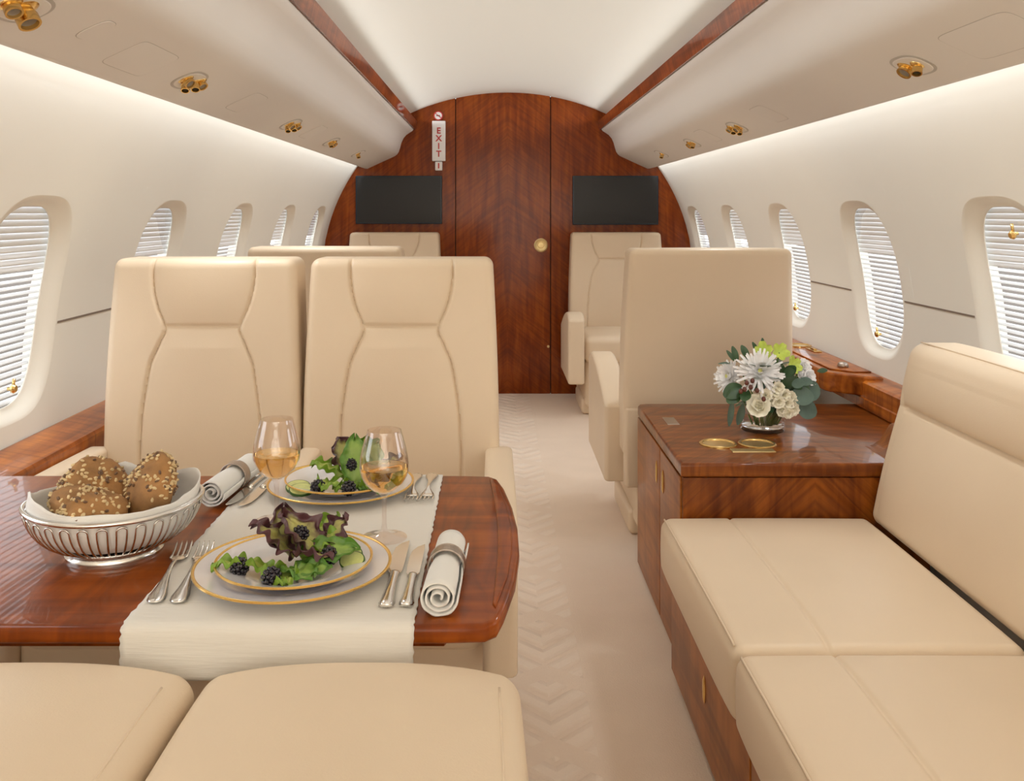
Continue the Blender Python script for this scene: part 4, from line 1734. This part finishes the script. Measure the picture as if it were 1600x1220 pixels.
def cabinet():
    e = empty('side_cabinet', (0, 0, 0), 0, 'glossy wooden cabinet between the sofa and the armchair back', 'cabinet')
    rbox('body', (CX0 + 0.012, CY0 + 0.008, 0.0), (0.985, CY1 - 0.008, CZ - 0.03), 0.004, 'wood_cabinet', e)
    # end board towards the sofa, above the seat
    rbox('end_panel', (CX0 + 0.004, CY0, 0.10), (1.06, CY0 + 0.014, CZ - 0.036), 0.002, 'wood_end', e)
    slab('cabinet_top', [(CX0 - 0.002, CY0 - 0.006), (1.20, CY0 - 0.006), (1.20, CY1), (CX0 + 0.03, CY1), (CX0 + 0.006, CY1 - 0.008), (CX0 - 0.002, CY1 - 0.03)], CZ - 0.034, CZ, 'wood_cabinet', e, 0.008, 3)
    for (a, b_) in ((CY0 + 0.016, 2.545), (2.551, CY1 - 0.012)):
        d = rbox('door', (CX0, a, 0.012), (CX0 + 0.014, b_, CZ - 0.040), 0.002, 'wood_door', e)
        hy = b_ - 0.045 if a < 2.4 else a + 0.045
        lathe('handle', [(0.0, -0.004), (0.008, -0.004), (0.0095, 0.001), (0.007, 0.0035), (0.0, 0.004)], 'gold', d, 24, (CX0, hy, 0.395), Matrix.Rotation(-PI / 2, 4, 'Y') @ Matrix.Diagonal((3.4, 1.0, 1.0, 1)))
    # curved fairing against the sofa back
    pts = [(0.955, CZ - 0.002), (0.985, CZ + 0.004), (1.005, CZ + 0.018), (1.018, CZ + 0.040), (1.030, CZ + 0.058), (1.06, CZ + 0.066), (1.10, CZ + 0.066), (1.10, CZ - 0.002)]
    prism('curved_fairing', pts, CY0 - 0.004, CY0 + 0.16, 'wood_cabinet', e, smooth=True, sharp_deg=50)
    for x in (0.588, 0.690):
        lathe('cup_rim', [(0.040, 0.0), (0.049, 0.0), (0.049, 0.003), (0.046, 0.0052), (0.042, 0.0045), (0.040, 0.002)], 'gold', e, 44, (x, 2.435, CZ), closed=True)
        lathe('cup_recess', [(0.0405, 0.0012), (0.030, 0.0008), (0, 0.0006)], 'gold_satin', e, 44, (x, 2.435, CZ))
    rbox('brass_plate', (0.605, 2.352, CZ - 0.001), (0.715, 2.384, CZ + 0.0022), 0.0008, 'gold_satin', e)
    rbox('hinge', (0.498, 2.66, CZ - 0.001), (0.532, 2.75, CZ + 0.0016), 0.0006, 'pewter', e)


cabinet()

# vase and flowers
VX, VY, VZ = 0.752, 2.60, CZ
e = empty('glass_vase', (VX, VY, VZ), 0, 'low round glass vase of water on the cabinet', 'vase')
lathe('vase_glass', [(0, 0.0), (0.058, 0.0), (0.062, 0.004), (0.062, 0.074), (0.0585, 0.074), (0.0585, 0.012), (0.054, 0.009), (0, 0.009)], 'vase_glass', e, 56)
lathe('water', [(0, 0.0095), (0.054, 0.0095), (0.0580, 0.0125), (0.0580, 0.050), (0, 0.050)], 'water', e, 48)


def stem_to(parent, start, r=0.0022):
    """stalk from a flower head down into the vase; start is the head in world space and the parent's origin"""
    end = Vector((VX, VY, VZ + 0.016)) + (Vector((start.x - VX, start.y - VY, 0)) * 0.28)
    mid = (Vector(start) + end) / 2 + Vector((0, 0, 0.02))
    pts = []
    for i in range(9):
        t = i / 8
        pts.append((1 - t) ** 2 * Vector(start) + 2 * t * (1 - t) * mid + t * t * end - Vector(start))
    return tube('stem', pts, r, 'stem', parent, 6)


def petal_ring(verts, faces, n, r0, ln, wd, lift, cup, M, phase=0.0, rnd=None):
    for i in range(n):
        a = 2 * PI * i / n + phase + (rnd.random() - 0.5) * 0.25
        l2 = ln * (1 + (rnd.random() - 0.5) * 0.25)
        k = 4
        base = len(verts)
        el = lift + (rnd.random() - 0.5) * 0.2
        for q in range(k + 1):
            t = q / k
            w = wd * (0.35 + 0.65 * math.sin(PI * (0.15 + 0.72 * t)))
            rr = r0 + l2 * t * math.cos(el + cup * t)
            zz = l2 * t * math.sin(el + cup * t)
            for s in (-1, 0, 1):
                p = Vector((rr, s * w, zz + abs(s) * wd * 0.35))
                verts.append(M @ (Matrix.Rotation(a, 4, 'Z') @ p))
        for q in range(k):
            for s in range(2):
                b_ = base + q * 3 + s
                faces.append([b_, b_ + 1, b_ + 4, b_ + 3])


def face_dir(d):
    return Vector(d).normalized().to_track_quat('Z', 'Y').to_matrix().to_4x4()


def chrysanthemum(loc, d, rad, label, seed):
    rnd = random.Random(seed)
    e = empty('chrysanthemum', loc, 0, label, 'flower')
    M = face_dir(d)
    v, f = [], []
    for (n, r0, k, lift, cup) in ((26, 0.006, 1.0, 0.05, 0.12), (24, 0.006, 0.92, 0.28, 0.15), (20, 0.005, 0.80, 0.55, 0.2), (16, 0.004, 0.62, 0.85, 0.25), (12, 0.003, 0.42, 1.1, 0.3)):
        petal_ring(v, f, n, r0, rad * k, 0.0042, lift, cup, M, rnd.random() * 6, rnd)
    mesh_obj('petals', v, f, 'petal_white', e)
    lathe('flower_eye', [(0, 0.006), (0.007, 0.006), (0.006, 0.014), (0, 0.017)], 'flower_eye', e, 14, M=M)
    stem_to(e, Vector(loc))
    return e


def rosette(loc, d, rad, label, seed, mat='petal_cream', grp=None, cat='flower', name='cream_blossom', rings=3, wf=0.62):
    """small double blossom of broad overlapping petals"""
    rnd = random.Random(seed)
    e = empty(name, loc, 0, label, cat, grp)
    M = face_dir(d)
    for (n, r0, k, lift, cup) in ((5, 0.001, 1.0, 0.10, 0.5), (5, 0.001, 0.78, 0.55, 0.6), (4, 0.0006, 0.52, 0.95, 0.6))[:rings]:
        ph = rnd.random() * 6
        for i in range(n):
            a = 2 * PI * i / n + ph
            v, f = [], []
            nu, nv = 7, 7
            ln = rad * k * (1 + (rnd.random() - 0.5) * 0.2)
            for q in range(nu + 1):
                t = q / nu
                w = ln * wf * math.sin(PI * (0.10 + 0.76 * t)) ** 0.7
                for j in range(nv + 1):
                    s = -1 + 2 * j / nv
                    an = lift + cup * t - 0.5 * max(0, t - 0.7)
                    p = Vector((r0 + ln * t * math.cos(an), s * w, ln * t * math.sin(an) + 0.22 * w * s * s + 0.0012 * math.sin(s * 6 + a * 3) * t))
                    v.append(M @ (Matrix.Rotation(a, 4, 'Z') @ p))
            for q in range(nu):
                for j in range(nv):
                    b_ = q * (nv + 1) + j
                    f.append([b_, b_ + 1, b_ + nv + 2, b_ + nv + 1])
            mesh_obj('petal', v, f, mat, e)
    stem_to(e, Vector(loc))
    return e


def W3(dx, dy, dz):
    return Vector((VX + dx, VY + dy, VZ + dz))


chrysanthemum(W3(-0.022, -0.045, 0.168), (-0.10, -1.0, 0.45), 0.060, 'large white spiky chrysanthemum at the front of the bouquet', 2)
chrysanthemum(W3(-0.092, -0.005, 0.148), (-0.9, -0.6, 0.35), 0.042, 'smaller white chrysanthemum at the left of the bouquet', 4)
for i, (p, d, lab) in enumerate((((-0.004, -0.020, 0.222), (-0.25, -0.9, 0.25), 'leftmost lime green orchid bloom at the top of the bouquet'), ((0.042, -0.015, 0.218), (0.15, -0.9, 0.35), 'middle lime green orchid bloom at the top of the bouquet'), ((0.076, -0.03, 0.184), (0.35, -0.9, 0.3), 'rightmost lime green orchid bloom of the bouquet'))):
    rosette(W3(*p), d, 0.027, lab, 20 + i, 'petal_green', 'lime green orchid blooms', 'flower', 'orchid_bloom', 1, 0.40)
for i, (p, r_) in enumerate((((0.106, -0.01, 0.176), 0.024), ((0.118, -0.02, 0.150), 0.024), ((0.096, -0.025, 0.158), 0.020))):
    rosette(W3(*p), (0.5, -0.8, 0.3), r_, ('white blossom at the right edge of the bouquet, topmost of three', 'white blossom at the right edge of the bouquet, lowest of three', 'white blossom at the right of the bouquet, innermost of three')[i], 40 + i, 'petal_white', 'white blossoms at the right of the bouquet', name='white_blossom')
cream = [(0.022, -0.070, 0.130), (0.056, -0.064, 0.104), (0.014, -0.072, 0.116), (0.040, -0.068, 0.110), (0.002, -0.070, 0.098), (0.020, -0.078, 0.094), (0.045, -0.072, 0.088), (-0.012, -0.072, 0.110),
         (0.030, -0.074, 0.072), (0.046, -0.074, 0.064), (0.062, -0.068, 0.070), (0.060, -0.066, 0.086)]
CREAM = ['topmost', 'upper rightmost', 'upper central', 'upper right', 'left', 'central', 'right central', 'upper left', 'lower left', 'lowest', 'lower right', 'rightmost']
for i, p in enumerate(cream):
    rosette(W3(*p), ((p[0] - 0.02) * 6, -1, (p[2] - 0.09) * 6), 0.0175, CREAM[i] + ' small cream blossom of the cluster below the large chrysanthemum', 60 + i, 'petal_cream', 'cream blossoms of the bouquet')
rosette(W3(-0.030, -0.072, 0.078), (-0.3, -0.85, 0.5), 0.034, 'open cream flower at the left of the vase rim', 90, 'petal_cream', name='cream_flower')


def leaf_obj(parent, loc, d, upv, ln, wd, mat, fold=0.15, name='leaf'):
    """leaf with its base at loc growing along d, local to the parent"""
    d = Vector(d).normalized()
    s = d.cross(Vector(upv)).normalized()
    n = s.cross(d)
    v, f = [], []
    nu, nv = 10, 6
    for q in range(nu + 1):
        t = q / nu
        w = wd / 2 * math.sin(PI * min(1, max(0, 0.03 + 0.94 * t))) ** 0.65
        for j in range(nv + 1):
            k = -1 + 2 * j / nv
            v.append(Vector(loc) + d * (ln * t) + s * (k * w) + n * (fold * abs(k) * w - 0.25 * ln * t * t * 0.5))
    for q in range(nu):
        for j in range(nv):
            b_ = q * (nv + 1) + j
            f.append([b_, b_ + 1, b_ + nv + 2, b_ + nv + 1])
    return mesh_obj(name, v, f, mat, parent)


def sprig(loc, label, leaves, mat='leaf_euca', name='eucalyptus_sprig'):
    e = empty(name, W3(*loc), 0, label, 'foliage')
    for (p, d, up, ln, wd) in leaves:
        leaf_obj(e, p, d, up, ln, wd, mat)
    stem_to(e, W3(*loc))
    return e


sprig((0.06, -0.04, 0.09), 'broad grey-green eucalyptus leaves at the right of the vase',
      [((0.0, -0.02, 0.02), (1, -0.2, -0.1), (0, -1, 0.35), 0.062, 0.052), ((0.02, -0.01, -0.01), (1, -0.1, -0.45), (0, -1, 0.3), 0.060, 0.054), ((0.04, 0.0, 0.03), (0.75, 0.1, -0.12), (0.2, -1, 0.2), 0.055, 0.056),
       ((0.0, -0.03, 0.05), (0.6, -0.5, 0.2), (0, -1, 0.6), 0.035, 0.03), ((0.02, -0.02, 0.055), (0.8, -0.4, 0.1), (0, -0.8, 0.6), 0.038, 0.028)])
sprig((-0.05, -0.03, 0.09), 'narrow eucalyptus leaves drooping at the left of the vase',
      [((-0.045, -0.01, 0.00), (-0.12, -0.1, -1), (0, -1, 0), 0.072, 0.018), ((-0.015, -0.01, -0.01), (-0.25, -0.1, -1), (0, -1, 0), 0.060, 0.022)])
sprig((-0.06, -0.02, 0.10), 'dark green leaves at the left side of the bouquet',
      [((-0.01, -0.03, 0.03), (-0.9, -0.3, -0.35), (0, -1, 0.5), 0.06, 0.045), ((-0.02, -0.03, 0.02), (-0.6, -0.4, -0.5), (0, -1, 0.3), 0.05, 0.04), ((0.0, -0.035, 0.025), (-0.3, -0.6, -0.4), (0, -1, 0.4), 0.045, 0.035)], 'leaf_dark', 'leaf_cluster')
sprig((-0.06, 0.0, 0.17), 'pointed green leaves rising at the upper left of the bouquet',
      [((-0.01, 0, 0.02), (-0.3, 0, 1), (0, -1, 0.2), 0.045, 0.018), ((-0.02, 0, 0.015), (-1, -0.1, 0.1), (0, -0.3, 1), 0.045, 0.014), ((-0.015, 0, 0.02), (-0.7, 0, 0.9), (0, -1, 0.1), 0.04, 0.012), ((0.02, 0.0, 0.03), (-0.3, 0, 0.6), (0, -1, 0.1), 0.04, 0.02)], 'leaf_dark', 'leaf_cluster')
sprig((0.0, 0.01, 0.215), 'single pointed leaf standing at the very top of the bouquet',
      [((0.004, 0, 0.0), (0.0, 0, 1), (0, -1, 0.1), 0.040, 0.014), ((-0.01, 0, 0.0), (-0.4, 0, 0.8), (0, -1, 0.1), 0.032, 0.012)], 'leaf_dark', 'leaf_cluster')
sprig((0.06, -0.03, 0.145), 'green leaves between the orchids and the cream blossoms',
      [((0.0, -0.03, 0.0), (0.5, -0.5, -0.3), (0, -1, 0.6), 0.035, 0.026), ((-0.02, -0.03, 0.02), (0.4, -0.5, 0.3), (0, -1, 0.5), 0.035, 0.028), ((0.02, -0.02, -0.01), (0.9, -0.3, -0.5), (0, -1, 0.5), 0.04, 0.03), ((0.09, 0.02, 0.02), (1, 0, 0.15), (0, -1, 0.4), 0.03, 0.014)], 'leaf_dark', 'leaf_cluster')
sprig((0.03, -0.02, 0.13), 'dark green leaves behind the cream blossoms, right of the large chrysanthemum',
      [((0.0, -0.01, 0.0), (0.5, -0.3, 0.3), (0, -1, 0.3), 0.055, 0.045), ((0.0, -0.012, 0.01), (0.1, -0.3, 0.8), (0, -1, 0.2), 0.055, 0.040), ((0.02, -0.015, 0.0), (0.9, -0.2, 0.2), (0, -1, 0.2), 0.05, 0.04), ((0.0, -0.015, -0.02), (0.6, -0.3, -0.4), (0, -1, 0.2), 0.05, 0.04), ((-0.02, -0.015, -0.03), (-0.3, -0.3, -0.5), (0, -1, 0.2), 0.05, 0.04), ((-0.03, -0.012, 0.0), (-0.7, -0.2, 0.1), (0, -1, 0.2), 0.05, 0.04), ((0.02, -0.02, 0.03), (0.5, -0.5, 0.6), (0, -1, 0.4), 0.04, 0.03)], 'leaf_dark', 'leaf_cluster')
hb = empty('berry_sprig', W3(-0.052, -0.072, 0.124), 0, 'dark red berries left of the large chrysanthemum', 'berries')
for (dx, dy, dz) in ((-0.015, -0.012, 0.022), (-0.004, -0.012, 0.010), (-0.020, -0.010, 0.004), (0.028, -0.022, -0.020), (0.012, -0.016, 0.002), (-0.030, -0.008, -0.002), (0.0, -0.014, 0.028)):
    lathe('berry', [(0, -0.007), (0.004, -0.0055), (0.0062, 0), (0.0045, 0.0055), (0, 0.008)], 'hyper_berry', hb, 12, (dx, dy, dz))
stem_to(hb, W3(-0.052, -0.072, 0.124))
sprig((0.0, 0.0, 0.11), 'dense dark foliage filling the middle of the bouquet',
      [((0.05 * math.cos(a) * k, 0.05 * math.sin(a) * k - 0.01, 0.07 * q - 0.03), (math.cos(a), math.sin(a), 0.5 * q - 0.2), (0, 0, 1), 0.045, 0.03) for q in (0, 1, 1.4) for a, k in [(i * 0.78 + q, 0.7) for i in range(8)]], 'leaf_dark', 'leaf_cluster')

# ------------------------------------------------------------------ sofa
def sofa():
    e = empty('sofa', (0, 0, 0), 0, 'long beige leather sofa along the right wall', 'sofa')
    bs = rbox('base', (0.442, 0.85, 0.02), (0.93, 2.25, 0.27), 0.004, 'wood_door', e)
    for (a, b_) in ((0.86, 1.545), (1.555, 2.24)):
        d = rbox('drawer', (0.428, a, 0.02), (0.444, b_, 0.262), 0.002, 'wood_door', e)
        lathe('handle', [(0.0, -0.004), (0.008, -0.004), (0.0095, 0.001), (0.007, 0.0035), (0.0, 0.004)], 'gold', d, 24, (0.428, (a + b_) / 2 - 0.01, 0.150), Matrix.Rotation(-PI / 2, 4, 'Y') @ Matrix.Diagonal((3.0, 1.0, 1.0, 1)))
    for k, (y0, y1) in enumerate(((1.560, 2.246), (0.868, 1.556))):
        x0, x1 = 0.402, 0.905

        def df(p, y0=y0, y1=y1):
            q = Vector(p)
            b_ = (p.y - (y0 + y1) / 2) / ((y1 - y0) / 2)
            a = (p.x - x0) / (x1 - x0)
            t = max(0, (p.z - 0.32) / 0.06)
            # welt along x = 0.565 divides the seat; grooves are shallow
            g = 0.0042 * math.exp(-((p.x - 0.566) / 0.0042) ** 2) * min(1, t)
            q.z += min(1, t) * (0.010 * (1 - b_ ** 4) * math.sin(PI * min(1, max(0, a))) ** 0.5 - 0.003) - g
            if a < 0.2:
                q.x -= 0.010 * math.sin(PI * (p.z - 0.25) / 0.14) * (1 - b_ ** 6)
            return q
        rbox('seat_cushion', (x0, y0, 0.252), (x1, y1, 0.388), 0.024, 'leather', e, (150, 22, 5), 5, df)
        pts = [(x0 + 0.0065, y0 + 0.02 + (y1 - y0 - 0.04) * i / 30, 0.3835 + 0.002 * (1 - (2 * i / 30 - 1) ** 4)) for i in range(31)]
        tube('piping', pts, 0.0022, 'leather', e, 6)
        # back cushion
        zb, zt = 0.375, 0.80

        def db(p, y0=y0, y1=y1):
            b_ = (p.y - (y0 + y1) / 2) / ((y1 - y0) / 2)
            t = (p.z - zb) / (zt - zb)
            q = Vector(p)
            fr = max(0.0, min(1.0, (0.96 - p.x) / 0.06))
            g = 0.007 * math.exp(-((p.z - 0.660) / 0.0065) ** 2) * (1 if abs(b_) < 0.86 else 0)
            g += 0.003 * math.exp(-((abs(b_) - 0.86) / 0.010) ** 2) * (1 if p.z < 0.69 else max(0, 1 - (p.z - 0.69) / 0.02))
            puff = 0.016 * math.sin(PI * min(1, max(0, (p.z - 0.39) / 0.27))) ** 0.7 if p.z < 0.66 else 0.022 * math.sin(PI * min(1, max(0, (p.z - 0.66) / 0.17))) ** 0.6
            q.x += -fr * puff * (1 - b_ ** 6) + fr * g
            q.x += 0.105 * t
            q.z += 0.004 * (1 - b_ ** 4) * (1 if t > 0.9 else 0)
            return q
        rbox('back_cushion', (0.902, y0 + 0.002, zb), (1.022, y1 - 0.002, zt + 0.008), 0.028, 'leather', e, (6, 80, 110), 6, db)
        tube('back_piping', [(1.020, y0 + 0.03 + (y1 - y0 - 0.06) * i / 24, 0.8105 + 0.0015 * math.sin(PI * i / 24)) for i in range(25)], 0.002, 'leather', e, 6)
    return e


sofa()
